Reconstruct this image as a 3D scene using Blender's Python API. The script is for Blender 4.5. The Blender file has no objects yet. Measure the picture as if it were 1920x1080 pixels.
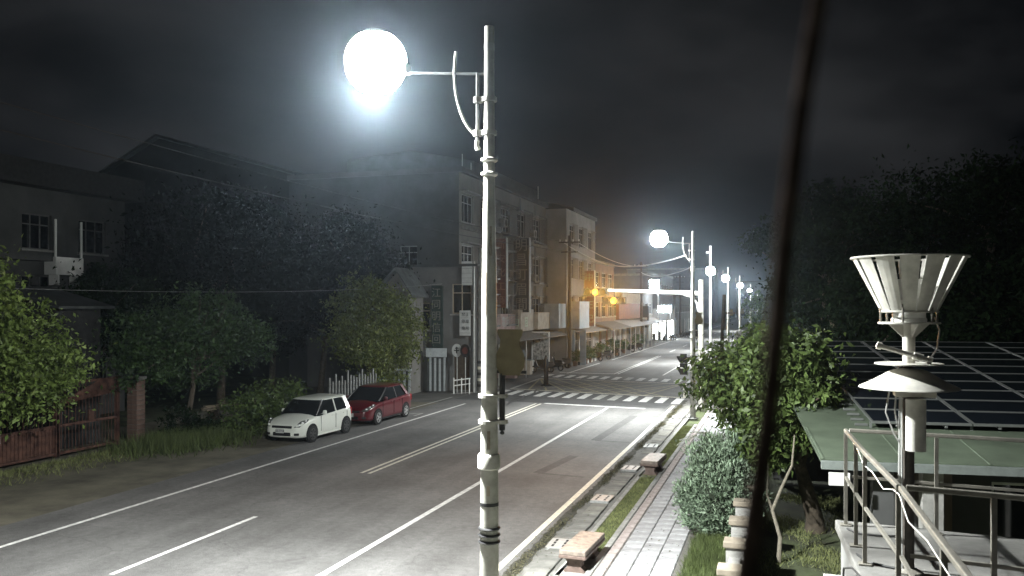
import bpy, math, random
import numpy as np
from mathutils import Vector, Matrix

S = bpy.context.scene
COL = S.collection
R = math.radians

# ------------------------------------------------------------------ camera, sky, light, exposure
cam_d = bpy.data.cameras.new('camera')
cam = bpy.data.objects.new('camera', cam_d)
COL.objects.link(cam)
cam.location = (0, 0, 5)
cam.rotation_euler = (R(90), 0, R(17.517))
cam_d.sensor_width = 36
cam_d.lens = 30
cam_d.shift_y = 34 / 1920
cam_d.clip_start = 0.05
cam_d.clip_end = 2000
cam_d.dof.use_dof = True
cam_d.dof.focus_distance = 26
cam_d.dof.aperture_fstop = 3.4
S.camera = cam

W = bpy.data.worlds.new('World')
S.world = W
W.use_nodes = True
nt = W.node_tree
for n in list(nt.nodes):
    nt.nodes.remove(n)
wo = nt.nodes.new('ShaderNodeOutputWorld')
bg = nt.nodes.new('ShaderNodeBackground')
tc = nt.nodes.new('ShaderNodeTexCoord')
mp = nt.nodes.new('ShaderNodeMapping')
mp.inputs['Scale'].default_value = (1, 1, 2.2)
nz = nt.nodes.new('ShaderNodeTexNoise')
nz.inputs['Scale'].default_value = 3.2
nz.inputs['Detail'].default_value = 5
nz.inputs['Roughness'].default_value = 0.5
rp = nt.nodes.new('ShaderNodeValToRGB')
rp.color_ramp.elements[0].position = 0.36
rp.color_ramp.elements[0].color = (0.03, 0.04, 0.055, 1)
rp.color_ramp.elements[1].position = 0.74
rp.color_ramp.elements[1].color = (0.56, 0.58, 0.62, 1)
nt.links.new(tc.outputs['Generated'], mp.inputs['Vector'])
nt.links.new(mp.outputs['Vector'], nz.inputs['Vector'])
nt.links.new(nz.outputs['Fac'], rp.inputs['Fac'])
nt.links.new(rp.outputs['Color'], bg.inputs['Color'])
bg.inputs['Strength'].default_value = 0.042
nt.links.new(bg.outputs['Background'], wo.inputs['Surface'])

S.view_settings.view_transform = 'Standard'
S.view_settings.look = 'None'
S.view_settings.exposure = 0
S.view_settings.gamma = 1
S.cycles.use_denoising = True
S.cycles.sample_clamp_indirect = 6
S.cycles.max_bounces = 6
S.cycles.diffuse_bounces = 3
S.cycles.volume_bounces = 0
S.cycles.use_light_tree = True
LAMP = 300.0           # radiance of the street lamp glare globes
LAMP_DOWN = 9200.0     # power of each lamp's downward light
HAZE = 0.00046

# ------------------------------------------------------------------ materials
MATS = {}


def mat(name, col, rough=0.8, metal=0.0, var=0.25, scale=6.0, bump=0.0, bscale=40.0, spec=0.4, emit=None, emit_s=0.0,
        col2=None, trans=0.0, island=0.0, detail=6, coat=0.0):
    if name in MATS:
        return MATS[name]
    m = bpy.data.materials.new(name)
    m.use_nodes = True
    t = m.node_tree
    p = t.nodes['Principled BSDF']
    p.inputs['Roughness'].default_value = rough
    p.inputs['Metallic'].default_value = metal
    p.inputs['Specular IOR Level'].default_value = spec
    if coat:
        p.inputs['Coat Weight'].default_value = coat
        p.inputs['Coat Roughness'].default_value = 0.08
    c = tuple(col) + (1,)
    if emit:
        p.inputs['Emission Color'].default_value = tuple(emit) + (1,)
        p.inputs['Emission Strength'].default_value = emit_s
    if var > 0 or island > 0:
        x = t.nodes.new('ShaderNodeTexCoord')
        n = t.nodes.new('ShaderNodeTexNoise')
        n.inputs['Scale'].default_value = scale
        n.inputs['Detail'].default_value = detail
        n.inputs['Roughness'].default_value = 0.62
        t.links.new(x.outputs['Object'], n.inputs['Vector'])
        r = t.nodes.new('ShaderNodeValToRGB')
        r.color_ramp.elements[0].position = 0.3
        r.color_ramp.elements[1].position = 0.72
        lo = tuple(max(0, v * (1 - var)) for v in col)
        hi = tuple(min(1, v * (1 + var)) for v in (col2 or col))
        r.color_ramp.elements[0].color = lo + (1,)
        r.color_ramp.elements[1].color = hi + (1,)
        t.links.new(n.outputs['Fac'], r.inputs['Fac'])
        out = r.outputs['Color']
        if island > 0:
            g = t.nodes.new('ShaderNodeNewGeometry')
            mr = t.nodes.new('ShaderNodeMapRange')
            mr.inputs['To Min'].default_value = 1 - island
            mr.inputs['To Max'].default_value = 1 + island
            t.links.new(g.outputs['Random Per Island'], mr.inputs['Value'])
            mx = t.nodes.new('ShaderNodeMix')
            mx.data_type = 'RGBA'
            mx.blend_type = 'MULTIPLY'
            mx.inputs['Factor'].default_value = 1
            t.links.new(out, mx.inputs['A'])
            t.links.new(mr.outputs['Result'], mx.inputs['B'])
            out = mx.outputs['Result']
        t.links.new(out, p.inputs['Base Color'])
    else:
        p.inputs['Base Color'].default_value = c
    if bump > 0:
        x2 = t.nodes.new('ShaderNodeTexCoord')
        n2 = t.nodes.new('ShaderNodeTexNoise')
        n2.inputs['Scale'].default_value = bscale
        n2.inputs['Detail'].default_value = 4
        t.links.new(x2.outputs['Object'], n2.inputs['Vector'])
        b = t.nodes.new('ShaderNodeBump')
        b.inputs['Strength'].default_value = bump
        b.inputs['Distance'].default_value = 0.02
        t.links.new(n2.outputs['Fac'], b.inputs['Height'])
        t.links.new(b.outputs['Normal'], p.inputs['Normal'])
    if trans > 0:
        o = [n for n in t.nodes if n.type == 'OUTPUT_MATERIAL'][0]
        tr = t.nodes.new('ShaderNodeBsdfTranslucent')
        if p.inputs['Base Color'].links:
            t.links.new(p.inputs['Base Color'].links[0].from_socket, tr.inputs['Color'])
        else:
            tr.inputs['Color'].default_value = c
        ms = t.nodes.new('ShaderNodeMixShader')
        ms.inputs['Fac'].default_value = trans
        t.links.new(p.outputs['BSDF'], ms.inputs[1])
        t.links.new(tr.outputs['BSDF'], ms.inputs[2])
        t.links.new(ms.outputs['Shader'], o.inputs['Surface'])
    MATS[name] = m
    return m


def asphalt_mat():
    m = bpy.data.materials.new('asphalt')
    m.use_nodes = True
    t = m.node_tree
    p = t.nodes['Principled BSDF']
    x = t.nodes.new('ShaderNodeTexCoord')
    big = t.nodes.new('ShaderNodeTexNoise')
    big.inputs['Scale'].default_value = 0.35
    big.inputs['Detail'].default_value = 7
    big.inputs['Roughness'].default_value = 0.65
    st = t.nodes.new('ShaderNodeMapping')
    st.inputs['Scale'].default_value = (1.6, 0.12, 1)
    lane = t.nodes.new('ShaderNodeTexNoise')
    lane.inputs['Scale'].default_value = 0.9
    lane.inputs['Detail'].default_value = 3
    fine = t.nodes.new('ShaderNodeTexNoise')
    fine.inputs['Scale'].default_value = 45
    fine.inputs['Detail'].default_value = 3
    vor = t.nodes.new('ShaderNodeTexVoronoi')
    vor.feature = 'DISTANCE_TO_EDGE'
    vor.inputs['Scale'].default_value = 0.33
    wn = t.nodes.new('ShaderNodeTexNoise')
    wn.inputs['Scale'].default_value = 1.3
    wn.inputs['Detail'].default_value = 5
    wadd = t.nodes.new('ShaderNodeMix')
    wadd.data_type = 'RGBA'
    wadd.blend_type = 'ADD'
    wadd.inputs['Factor'].default_value = 1.6
    t.links.new(x.outputs['Object'], wn.inputs['Vector'])
    t.links.new(x.outputs['Object'], wadd.inputs['A'])
    t.links.new(wn.outputs['Color'], wadd.inputs['B'])
    t.links.new(wadd.outputs['Result'], vor.inputs['Vector'])
    t.links.new(x.outputs['Object'], big.inputs['Vector'])
    t.links.new(x.outputs['Object'], st.inputs['Vector'])
    t.links.new(st.outputs['Vector'], lane.inputs['Vector'])
    t.links.new(x.outputs['Object'], fine.inputs['Vector'])
    r = t.nodes.new('ShaderNodeValToRGB')
    r.color_ramp.elements[0].position = 0.3
    r.color_ramp.elements[0].color = (0.082, 0.080, 0.078, 1)
    r.color_ramp.elements[1].position = 0.7
    r.color_ramp.elements[1].color = (0.150, 0.147, 0.144, 1)
    t.links.new(big.outputs['Fac'], r.inputs['Fac'])

    def mult(a, fac_out, lo, hi, f0=0.3, f1=0.7):
        mr = t.nodes.new('ShaderNodeMapRange')
        mr.inputs['From Min'].default_value = f0
        mr.inputs['From Max'].default_value = f1
        mr.inputs['To Min'].default_value = lo
        mr.inputs['To Max'].default_value = hi
        t.links.new(fac_out, mr.inputs['Value'])
        mx = t.nodes.new('ShaderNodeMix')
        mx.data_type = 'RGBA'
        mx.blend_type = 'MULTIPLY'
        mx.inputs['Factor'].default_value = 1
        t.links.new(a, mx.inputs['A'])
        t.links.new(mr.outputs['Result'], mx.inputs['B'])
        return mx.outputs['Result']
    o = mult(r.outputs['Color'], lane.outputs['Fac'], 0.82, 1.14)
    o = mult(o, fine.outputs['Fac'], 0.66, 1.34)
    mid = t.nodes.new('ShaderNodeTexNoise')
    mid.inputs['Scale'].default_value = 6
    mid.inputs['Detail'].default_value = 8
    mid.inputs['Roughness'].default_value = 0.75
    t.links.new(x.outputs['Object'], mid.inputs['Vector'])
    o = mult(o, mid.outputs['Fac'], 0.72, 1.24)
    o = mult(o, vor.outputs['Distance'], 0.78, 1.0, 0.0, 0.010)
    t.links.new(o, p.inputs['Base Color'])
    p.inputs['Roughness'].default_value = 0.78
    p.inputs['Specular IOR Level'].default_value = 0.35
    b = t.nodes.new('ShaderNodeBump')
    b.inputs['Strength'].default_value = 0.35
    b.inputs['Distance'].default_value = 0.012
    t.links.new(fine.outputs['Fac'], b.inputs['Height'])
    t.links.new(b.outputs['Normal'], p.inputs['Normal'])
    return m


M_ASPH = asphalt_mat()
M_DIRT = mat('dirt shoulder', (0.115, 0.105, 0.078), 0.95, var=0.45, scale=0.9, bump=0.5, bscale=25)
M_EARTH = mat('earth', (0.05, 0.045, 0.03), 1, var=0.5, scale=1.2, bump=0.6, bscale=14, col2=(0.055, 0.07, 0.03))
M_PAINT = mat('white road paint', (0.60, 0.60, 0.58), 0.65, var=0.42, scale=8, detail=10)
M_PAINT_OLD = mat('worn white road paint', (0.36, 0.36, 0.34), 0.7, var=0.5, scale=7, detail=9)
M_PAINTC = mat('cream road paint', (0.60, 0.58, 0.50), 0.65, var=0.4, scale=7, detail=9)
M_YELLOW = mat('yellow road paint', (0.62, 0.58, 0.47), 0.65, var=0.28, scale=7, detail=8)
M_YELLOW_OLD = mat('worn yellow road paint', (0.27, 0.24, 0.15), 0.7, var=0.5, scale=5, detail=9)
M_PATCH = mat('fresh asphalt patch', (0.062, 0.061, 0.060), 0.8, var=0.3, scale=5, bump=0.3, bscale=60)
M_TAR = mat('bitumen', (0.012, 0.012, 0.013), 0.5, var=0.2)
M_CONC = mat('concrete', (0.27, 0.265, 0.25), 0.9, var=0.3, scale=3.5, bump=0.25, bscale=30, detail=9)
M_CONC_D = mat('weathered concrete', (0.15, 0.147, 0.135), 0.95, var=0.4, scale=2.5, bump=0.35, bscale=24, detail=9)
M_SLAB = mat('pale paving slab', (0.335, 0.335, 0.345), 0.85, var=0.3, scale=4.0, bump=0.2, bscale=40, detail=8)
M_SLAB2 = mat('greyer paving slab', (0.28, 0.278, 0.285), 0.85, var=0.3, scale=4.5, bump=0.2, bscale=40, detail=8)
M_SLABP = mat('pink paving brick', (0.32, 0.275, 0.26), 0.9, var=0.3, scale=5, bump=0.3, bscale=40)
M_MORTAR = mat('mortar bed', (0.13, 0.125, 0.115), 1, var=0.3, scale=8)
M_IRON = mat('cast grate', (0.30, 0.30, 0.29), 0.6, var=0.2, scale=12)
M_BLACK = mat('black metal', (0.014, 0.014, 0.015), 0.5, var=0.2)
M_BLACKM = mat('matt black', (0.008, 0.008, 0.009), 0.9, var=0.2)
M_POLE = mat('off white pole paint', (0.36, 0.352, 0.315), 0.55, var=0.3, scale=5, spec=0.5, detail=9)
M_POLE_D = mat('grey galvanised pole', (0.42, 0.42, 0.40), 0.45, metal=0.4, var=0.2, scale=5)
M_RUSTY = mat('rust stain', (0.20, 0.17, 0.13), 0.8, var=0.5, scale=12, detail=9)
M_ARM = mat('dull grey arm', (0.10, 0.10, 0.098), 0.7, var=0.3, scale=6)
M_STEEL = mat('dull stainless steel', (0.20, 0.19, 0.165), 0.5, metal=0.5, var=0.25, scale=8)
M_WHITE = mat('white painted metal', (0.74, 0.74, 0.71), 0.4, var=0.07, scale=4, detail=8)
M_GAUGE = mat('aged white enamel', (0.50, 0.485, 0.44), 0.55, var=0.28, scale=5, detail=9)
M_OLIVE = mat('olive board', (0.14, 0.115, 0.055), 0.75, var=0.2, scale=6)
M_LAMP = mat('lamp glare globe', (1, 1, 1), 0.5, var=0, emit=(0.96, 1.0, 0.99), emit_s=LAMP)
M_BARK = mat('bark', (0.085, 0.068, 0.05), 0.95, var=0.45, scale=9, bump=0.8, bscale=22)
M_BARKP = mat('pale bark', (0.20, 0.18, 0.14), 0.9, var=0.35, scale=12, bump=0.5, bscale=30)
M_LEAF = mat('bright leaves', (0.054, 0.098, 0.026), 0.5, var=0.4, scale=1.6, island=0.6, trans=0.3, col2=(0.092, 0.130, 0.036))
M_LEAFY = mat('yellowish leaves', (0.105, 0.140, 0.030), 0.5, var=0.35, scale=1.1, island=0.5, trans=0.3, col2=(0.15, 0.17, 0.05))
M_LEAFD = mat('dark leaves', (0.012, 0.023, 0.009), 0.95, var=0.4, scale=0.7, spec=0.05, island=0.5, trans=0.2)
M_LEAFX = mat('night darkened leaves', (0.006, 0.010, 0.005), 1.0, var=0.3, scale=0.7, island=0.2, trans=0.5, spec=0.0)  # leaf colour sunk near black to carry the night gloom
M_LEAFG = mat('fresh green leaves', (0.14, 0.21, 0.048), 0.5, var=0.4, scale=1.0, island=0.55, trans=0.3, col2=(0.16, 0.22, 0.06))
M_LEAFM = mat('mid green leaves', (0.042, 0.078, 0.024), 0.55, var=0.4, scale=0.8, island=0.5, trans=0.25)
M_LEAFS = mat('silver leaves', (0.22, 0.29, 0.20), 0.6, var=0.25, scale=3, island=0.5, trans=0.2)
M_GRASS = mat('grass blades', (0.085, 0.112, 0.036), 0.7, var=0.35, scale=2.0, island=0.5, trans=0.25)
M_GRASSY = mat('dry grass blades', (0.19, 0.21, 0.085), 0.7, var=0.4, scale=2.0, island=0.5, trans=0.25)
M_GLASS = mat('dark window glass', (0.012, 0.014, 0.016), 0.08, var=0, spec=0.8)
M_TYRE = mat('tyre rubber', (0.016, 0.016, 0.017), 0.85, var=0.2)
M_CARW = mat('white car paint', (0.70, 0.72, 0.66), 0.32, var=0.02, spec=0.5, coat=0.5)
M_CARR = mat('dark red car paint', (0.082, 0.004, 0.009), 0.28, var=0.05, spec=0.5, coat=0.7)
M_RIMD = mat('dark steel rim', (0.06, 0.06, 0.06), 0.5, metal=0.3, var=0.2)
M_RIM = mat('alloy rim', (0.62, 0.62, 0.62), 0.3, metal=0.7, var=0.1)
M_LENS = mat('headlight lens', (0.75, 0.77, 0.76), 0.3, metal=0.3, var=0.35, scale=18)
M_HLGLASS = mat('headlight housing', (0.10, 0.105, 0.10), 0.2, var=0.3, scale=14, spec=0.7)
M_RED = mat('red lens', (0.25, 0.01, 0.01), 0.25, var=0.1)
M_RUST = mat('rusty red paint', (0.055, 0.020, 0.016), 0.85, var=0.6, scale=4, col2=(0.085, 0.04, 0.028), detail=9)
M_BRICK = mat('brown brick', (0.115, 0.072, 0.056), 0.9, var=0.35, scale=6, bump=0.3)
M_PLASTER = mat('pale plaster', (0.22, 0.212, 0.198), 0.9, var=0.25, scale=0.5, bump=0.15, bscale=12, detail=10)
M_PLASTER2 = mat('grey stained plaster', (0.12, 0.12, 0.117), 0.9, var=0.3, scale=0.45, bump=0.15, bscale=12, detail=10)
M_PLASTERD = mat('dark stained render', (0.07, 0.071, 0.07), 0.95, var=0.35, scale=0.6, bump=0.2, bscale=10, detail=10)
M_TILE = mat('beige wall tile', (0.15, 0.138, 0.122), 0.7, var=0.22, scale=0.8, detail=10)
M_TILEB = mat('brown wall tile', (0.14, 0.075, 0.052), 0.7, var=0.3, scale=1.2, detail=10)
M_TIN = mat('tin sheet', (0.16, 0.17, 0.17), 0.6, metal=0.3, var=0.35, scale=1.5, detail=9)
M_TIND = mat('dark tin sheet', (0.055, 0.06, 0.06), 0.7, metal=0.2, var=0.35, scale=1.5, detail=9)
M_FRAME = mat('aluminium window frame', (0.22, 0.22, 0.21), 0.45, metal=0.3, var=0.15)
M_GREENROOF = mat('green roof sheet', (0.082, 0.104, 0.072), 0.7, var=0.3, scale=1.5, detail=9)
M_PV = mat('solar cell glass', (0.010, 0.013, 0.018), 0.12, var=0.2, scale=3, spec=0.6)
M_ALU = mat('panel frame aluminium', (0.20, 0.21, 0.20), 0.4, metal=0.5, var=0.1)
M_BENCH = mat('red granite bench', (0.14, 0.10, 0.085), 0.6, var=0.35, scale=14, detail=8)
M_BENCHL = mat('worn bench seat', (0.21, 0.172, 0.145), 0.6, var=0.5, scale=8, detail=9)
M_WOOD = mat('old timber', (0.055, 0.042, 0.03), 0.9, var=0.4, scale=6)
M_BLUE = mat('blue tarp', (0.04, 0.10, 0.30), 0.7, var=0.25, scale=5)
M_FENCEB = mat('pale blue white corrugated sheet', (0.34, 0.37, 0.38), 0.6, var=0.2, scale=4)
M_SIGNW = mat('white sign face', (0.44, 0.45, 0.44), 0.6, var=0.12, scale=4, detail=9)
M_SIGNK = mat('black sign face', (0.016, 0.016, 0.016), 0.6, var=0.3, scale=3)
M_SIGNR = mat('maroon sign face', (0.09, 0.025, 0.02), 0.6, var=0.35, scale=3)
M_SIGNP = mat('faded pink sign face', (0.36, 0.24, 0.22), 0.7, var=0.3, scale=2)
M_SIGNT = mat('tan sign face', (0.36, 0.31, 0.25), 0.7, var=0.25, scale=2)
M_SIGNB = mat('pale blue sign face', (0.22, 0.27, 0.31), 0.6, var=0.25, scale=2)
M_SIGNG = mat('dark green sign face', (0.020, 0.036, 0.032), 0.6, var=0.25, scale=3)
M_REDW = mat('red shop panel', (0.15, 0.032, 0.02), 0.6, var=0.3, scale=1.5)
M_LET = mat('faded lettering', (0.15, 0.15, 0.135), 0.7, var=0.2, scale=4)
M_LETK = mat('black lettering', (0.02, 0.02, 0.02), 0.7, var=0)
M_LIT = mat('lit sign box', (0.9, 0.9, 0.9), 0.5, var=0, emit=(0.86, 0.94, 1.0), emit_s=60)
M_SHOP = mat('lit shop interior', (0.9, 0.9, 0.9), 0.5, var=0, emit=(0.95, 1.0, 0.95), emit_s=6)
M_AMBER = mat('lit amber lens', (1, 0.5, 0.05), 0.5, var=0, emit=(1.0, 0.33, 0.03), emit_s=2.8)
M_CABLE = mat('black cable', (0.015, 0.015, 0.015), 0.6, var=0)
M_CABLEL = mat('grey cable sheath', (0.35, 0.35, 0.34), 0.5, var=0.1)
M_NEAR = mat('weathered dark strut', (0.11, 0.088, 0.078), 1.0, var=0.7, scale=40, col2=(0.22, 0.165, 0.145), spec=0.0)
M_LITTER = mat('dry leaf litter', (0.085, 0.08, 0.045), 0.95, var=0.4, scale=9, island=0.6)


# ------------------------------------------------------------------ mesh helpers
class MB:
    def __init__(self):
        self.v, self.f, self.mi = [], [], []
        self.k = 0

    def m(self, k):
        self.k = k
        return self

    def add(self, vs, fs):
        o = len(self.v)
        self.v += [tuple(p) for p in vs]
        for f in fs:
            self.f.append([i + o for i in f])
            self.mi.append(self.k)
        return self

    def box(self, c, s, rz=0.0, M=None):
        hx, hy, hz = s[0] / 2, s[1] / 2, s[2] / 2
        vs = [(x, y, z) for z in (-hz, hz) for y in (-hy, hy) for x in (-hx, hx)]
        if M is not None:
            vs = [tuple(M @ Vector(p)) for p in vs]
        elif rz:
            a, b = math.cos(rz), math.sin(rz)
            vs = [(x * a - y * b, x * b + y * a, z) for x, y, z in vs]
        vs = [(x + c[0], y + c[1], z + c[2]) for x, y, z in vs]
        return self.add(vs, [(0, 2, 3, 1), (4, 5, 7, 6), (0, 1, 5, 4), (2, 6, 7, 3), (0, 4, 6, 2), (1, 3, 7, 5)])

    def bb(self, x0, x1, y0, y1, z0, z1):
        return self.box(((x0 + x1) / 2, (y0 + y1) / 2, (z0 + z1) / 2), (x1 - x0, y1 - y0, z1 - z0))

    def tube(self, pts, r, n=8, caps=True):
        pts = [Vector(p) for p in pts]
        rs = r if isinstance(r, (list, tuple)) else [r] * len(pts)
        rings = []
        up = Vector((0.0, 0.0, 1.0))
        prev = None
        for i, p in enumerate(pts):
            d = (pts[min(i + 1, len(pts) - 1)] - pts[max(i - 1, 0)]).normalized()
            if prev is None:
                a = up if abs(d.z) < 0.9 else Vector((1, 0, 0))
                e1 = d.cross(a).normalized()
            else:
                e1 = (prev - d * prev.dot(d)).normalized()
            prev = e1
            e2 = d.cross(e1)
            rings.append([p + (e1 * math.cos(2 * math.pi * k / n) + e2 * math.sin(2 * math.pi * k / n)) * rs[i] for k in range(n)])
        vs = [q for rg in rings for q in rg]
        fs = []
        for i in range(len(rings) - 1):
            for k in range(n):
                a, b = i * n + k, i * n + (k + 1) % n
                fs.append((a, b, b + n, a + n))
        if caps:
            fs.append(tuple(range(n))[::-1])
            fs.append(tuple(range((len(rings) - 1) * n, len(rings) * n)))
        return self.add(vs, fs)

    def lathe(self, prof, c=(0, 0, 0), n=24, cap=True):
        vs, fs = [], []
        for r, z in prof:
            for k in range(n):
                a = 2 * math.pi * k / n
                vs.append((c[0] + r * math.cos(a), c[1] + r * math.sin(a), c[2] + z))
        for i in range(len(prof) - 1):
            for k in range(n):
                a, b = i * n + k, i * n + (k + 1) % n
                fs.append((a, b, b + n, a + n))
        if cap:
            fs.append(tuple(range(n))[::-1])
            fs.append(tuple(range((len(prof) - 1) * n, len(prof) * n)))
        return self.add(vs, fs)

    def prism(self, poly, d, axis='y', o=(0, 0, 0)):
        """poly in the plane normal to axis, extruded over d=(d0,d1)."""
        n = len(poly)

        def pt(a, b, t):
            if axis == 'y':
                return (a + o[0], t + o[1], b + o[2])
            if axis == 'x':
                return (t + o[0], a + o[1], b + o[2])
            return (a + o[0], b + o[1], t + o[2])
        vs = [pt(a, b, d[0]) for a, b in poly] + [pt(a, b, d[1]) for a, b in poly]
        fs = [tuple(range(n)), tuple(range(n, 2 * n))[::-1]]
        for i in range(n):
            j = (i + 1) % n
            fs.append((i, i + n, j + n, j))
        return self.add(vs, fs)

    def mesh(self, name, mats, smooth=False):
        me = bpy.data.meshes.new(name)
        me.from_pydata(self.v, [], self.f)
        for mm in (mats if isinstance(mats, (list, tuple)) else [mats]):
            me.materials.append(mm)
        me.polygons.foreach_set('material_index', self.mi)
        if smooth:
            me.polygons.foreach_set('use_smooth', [True] * len(self.f))
        me.update()
        return me

    def build(self, name, mats, parent=None, smooth=False, recalc=True):
        me = self.mesh(name, mats, smooth)
        if recalc:
            import bmesh
            b = bmesh.new()
            b.from_mesh(me)
            bmesh.ops.recalc_face_normals(b, faces=b.faces)
            b.to_mesh(me)
            b.free()
        o = bpy.data.objects.new(name, me)
        COL.objects.link(o)
        o.parent = parent
        if smooth:
            md = o.modifiers.new('edge', 'EDGE_SPLIT')
            md.split_angle = R(38)
        return o


def bevel(o, w, seg=2):
    b = o.modifiers.new('bevel', 'BEVEL')
    b.width = w
    b.segments = seg
    b.limit_method = 'ANGLE'
    return o


def tag(o, label=None, cat=None, group=None, kind=None):
    for k, v in (('label', label), ('category', cat), ('group', group), ('kind', kind)):
        if v:
            o[k] = v
    return o


def thing(name, label, cat, loc=(0, 0, 0), rz=0, group=None):
    o = bpy.data.objects.new(name, None)
    COL.objects.link(o)
    o.location = loc
    o.rotation_euler = (0, 0, rz)
    o.empty_display_size = 0.1
    return tag(o, label, cat, group)


def inst(name, me, parent, loc=(0, 0, 0), rz=0, rot=None):
    o = bpy.data.objects.new(name, me)
    COL.objects.link(o)
    o.parent = parent
    o.location = loc
    o.rotation_euler = rot if rot else (0, 0, rz)
    return o


def copy_tree(o, parent=None):
    c = o.copy()
    COL.objects.link(c)
    c.parent = parent
    for ch in list(o.children):
        copy_tree(ch, c)
    return c


def text(name, s, size, loc, rot, m, parent, align='CENTER', ext=0.008):
    cu = bpy.data.curves.new(name, 'FONT')
    cu.body = s
    cu.size = size
    cu.align_x = align
    cu.align_y = 'CENTER'
    cu.extrude = ext
    cu.materials.append(m)
    co = bpy.data.objects.new(name, cu)
    COL.objects.link(co)
    me = bpy.data.meshes.new_from_object(co.evaluated_get(bpy.context.evaluated_depsgraph_get()))
    bpy.data.objects.remove(co)
    me.name = name
    o = bpy.data.objects.new(name, me)
    COL.objects.link(o)
    o.parent = parent
    o.location = loc
    o.rotation_euler = rot
    return o


FACE_CAM = (R(90), 0, 0)          # text lying in a plane that faces -Y
FACE_ROAD = (R(90), 0, R(90))     # text in a plane that faces +X


def np_mesh(name, V, F, m, parent=None):
    """V (n,3), F (k,4) numpy -> object"""
    me = bpy.data.meshes.new(name)
    me.vertices.add(len(V))
    me.vertices.foreach_set('co', np.asarray(V, np.float32).ravel())
    k = F.shape[1]
    me.loops.add(F.size)
    me.loops.foreach_set('vertex_index', F.astype(np.int32).ravel())
    me.polygons.add(len(F))
    me.polygons.foreach_set('loop_start', np.arange(0, F.size, k, dtype=np.int32))
    me.polygons.foreach_set('loop_total', np.full(len(F), k, np.int32))
    me.materials.append(m)
    me.update(calc_edges=True)
    o = bpy.data.objects.new(name, me)
    COL.objects.link(o)
    o.parent = parent
    return o


def unit(a):
    return a / (np.linalg.norm(a, axis=1, keepdims=True) + 1e-9)


def leaf_cloud(rng, P, size, jitter=0.6, up=0.5, droop=0.0, width=0.45, outdir=None):
    n = len(P)
    d = rng.normal(size=(n, 3))
    if outdir is not None:
        d = d * 0.7 + outdir
    d[:, 2] -= droop
    d = unit(d)
    nrm = rng.normal(size=(n, 3))
    nrm[:, 2] += up
    w = unit(np.cross(d, nrm))
    nn = np.cross(w, d)
    L = size * (1 + jitter * rng.uniform(-1, 1, (n, 1)))
    Wd = L * width
    a = P
    b = P + d * L * 0.45 + w * Wd * 0.5 + nn * L * 0.08
    t = P + d * L - nn * L * 0.10
    c = P + d * L * 0.45 - w * Wd * 0.5 + nn * L * 0.08
    V = np.stack([a, b, t, c], 1).reshape(-1, 3)
    F = np.arange(4 * n).reshape(n, 4)
    return V, F


def crown_points(rng, lumps, n, clump=0.22, per=26, shell=0.62):
    """leaf positions gathered in clumps spread through ellipsoid lumps (cx,cy,cz,rx,ry,rz)."""
    vol = np.array([l[3] * l[4] * l[5] for l in lumps]) ** 0.75
    vol /= vol.sum()
    Ps, Os = [], []
    for l, w in zip(lumps, vol):
        k = max(3, int(n * w / per))
        u = unit(rng.normal(size=(k, 3)))
        r = shell + (1.0 - shell) * rng.uniform(0, 1, (k, 1)) ** 0.6
        r *= 1 + 0.15 * rng.normal(size=(k, 1))
        rad = np.array(l[3:6])
        c = np.array(l[:3]) + u * r * rad
        keep = np.repeat(c, per, 0)
        cr = clump * rad.mean() * (0.35 + 1.3 * rng.uniform(0, 1, (k, 1)) ** 2)
        off = rng.normal(size=(k * per, 3)) * np.repeat(cr, per, 0) * np.array([1, 1, 0.65])
        Ps.append(keep + off)
        Os.append(np.repeat(u, per, 0))
    return np.concatenate(Ps), np.concatenate(Os)


def limb_tree(rng, base, top, lumps, r0, bark, parent, nbr=7):
    b = MB()
    base, top = Vector(base), Vector(top)
    mid = base.lerp(top, 0.5) + Vector((rng.normal() * 0.12, rng.normal() * 0.12, 0)) * (top - base).length * 0.25
    b.tube([base - Vector((0, 0, 0.15)), base + Vector((0, 0, 0.25)), mid, top], [r0 * 1.35, r0, r0 * 0.72, r0 * 0.4], 10)
    for i in range(nbr):
        l = lumps[i % len(lumps)]
        e = Vector((l[0] + rng.uniform(-.6, .6) * l[3], l[1] + rng.uniform(-.6, .6) * l[4], l[2] + rng.uniform(-.3, .7) * l[5]))
        s = mid.lerp(top, rng.uniform(0.1, 1.0))
        m1 = s.lerp(e, 0.5) + Vector((rng.normal(), rng.normal(), abs(rng.normal()))) * 0.08 * (e - s).length
        b.tube([s, m1, e], [r0 * 0.38, r0 * 0.24, r0 * 0.07], 6)
    return b.build('trunk', bark, parent, smooth=True)


def tree(name, label, base, top, lumps, n, leaf, lm, seed, r0=0.15, bark=None, group=None, clump=0.22, per=26, shell=0.62, droop=0.3, cat='tree', width=0.45):
    rng = np.random.default_rng(seed)
    t = thing(name, label, cat, base, group=group)
    off = np.array(base)
    L = [(l[0] - off[0], l[1] - off[1], l[2] - off[2], l[3], l[4], l[5]) for l in lumps]
    sat = []
    for k in range(9):
        l = L[int(rng.integers(len(L)))]
        u = unit(rng.normal(size=(1, 3)))[0]
        u[2] = u[2] * .8 + .15
        f = rng.uniform(.16, .36)
        sat.append((l[0] + u[0] * l[3] * 1.05, l[1] + u[1] * l[4] * 1.05, l[2] + u[2] * l[5] * 1.1, l[3] * f, l[4] * f, l[5] * f))
    L = L + sat
    limb_tree(rng, (0, 0, 0), tuple(np.array(top) - off), L, r0, bark or M_BARK, t, 14)
    P, O = crown_points(rng, L, n, clump, per, shell)
    P = P[P[:, 2] + off[2] > 0.12]
    V, F = leaf_cloud(rng, P, leaf, droop=droop, width=width)
    np_mesh('crown', V, F, lm, t)
    return t


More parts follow.
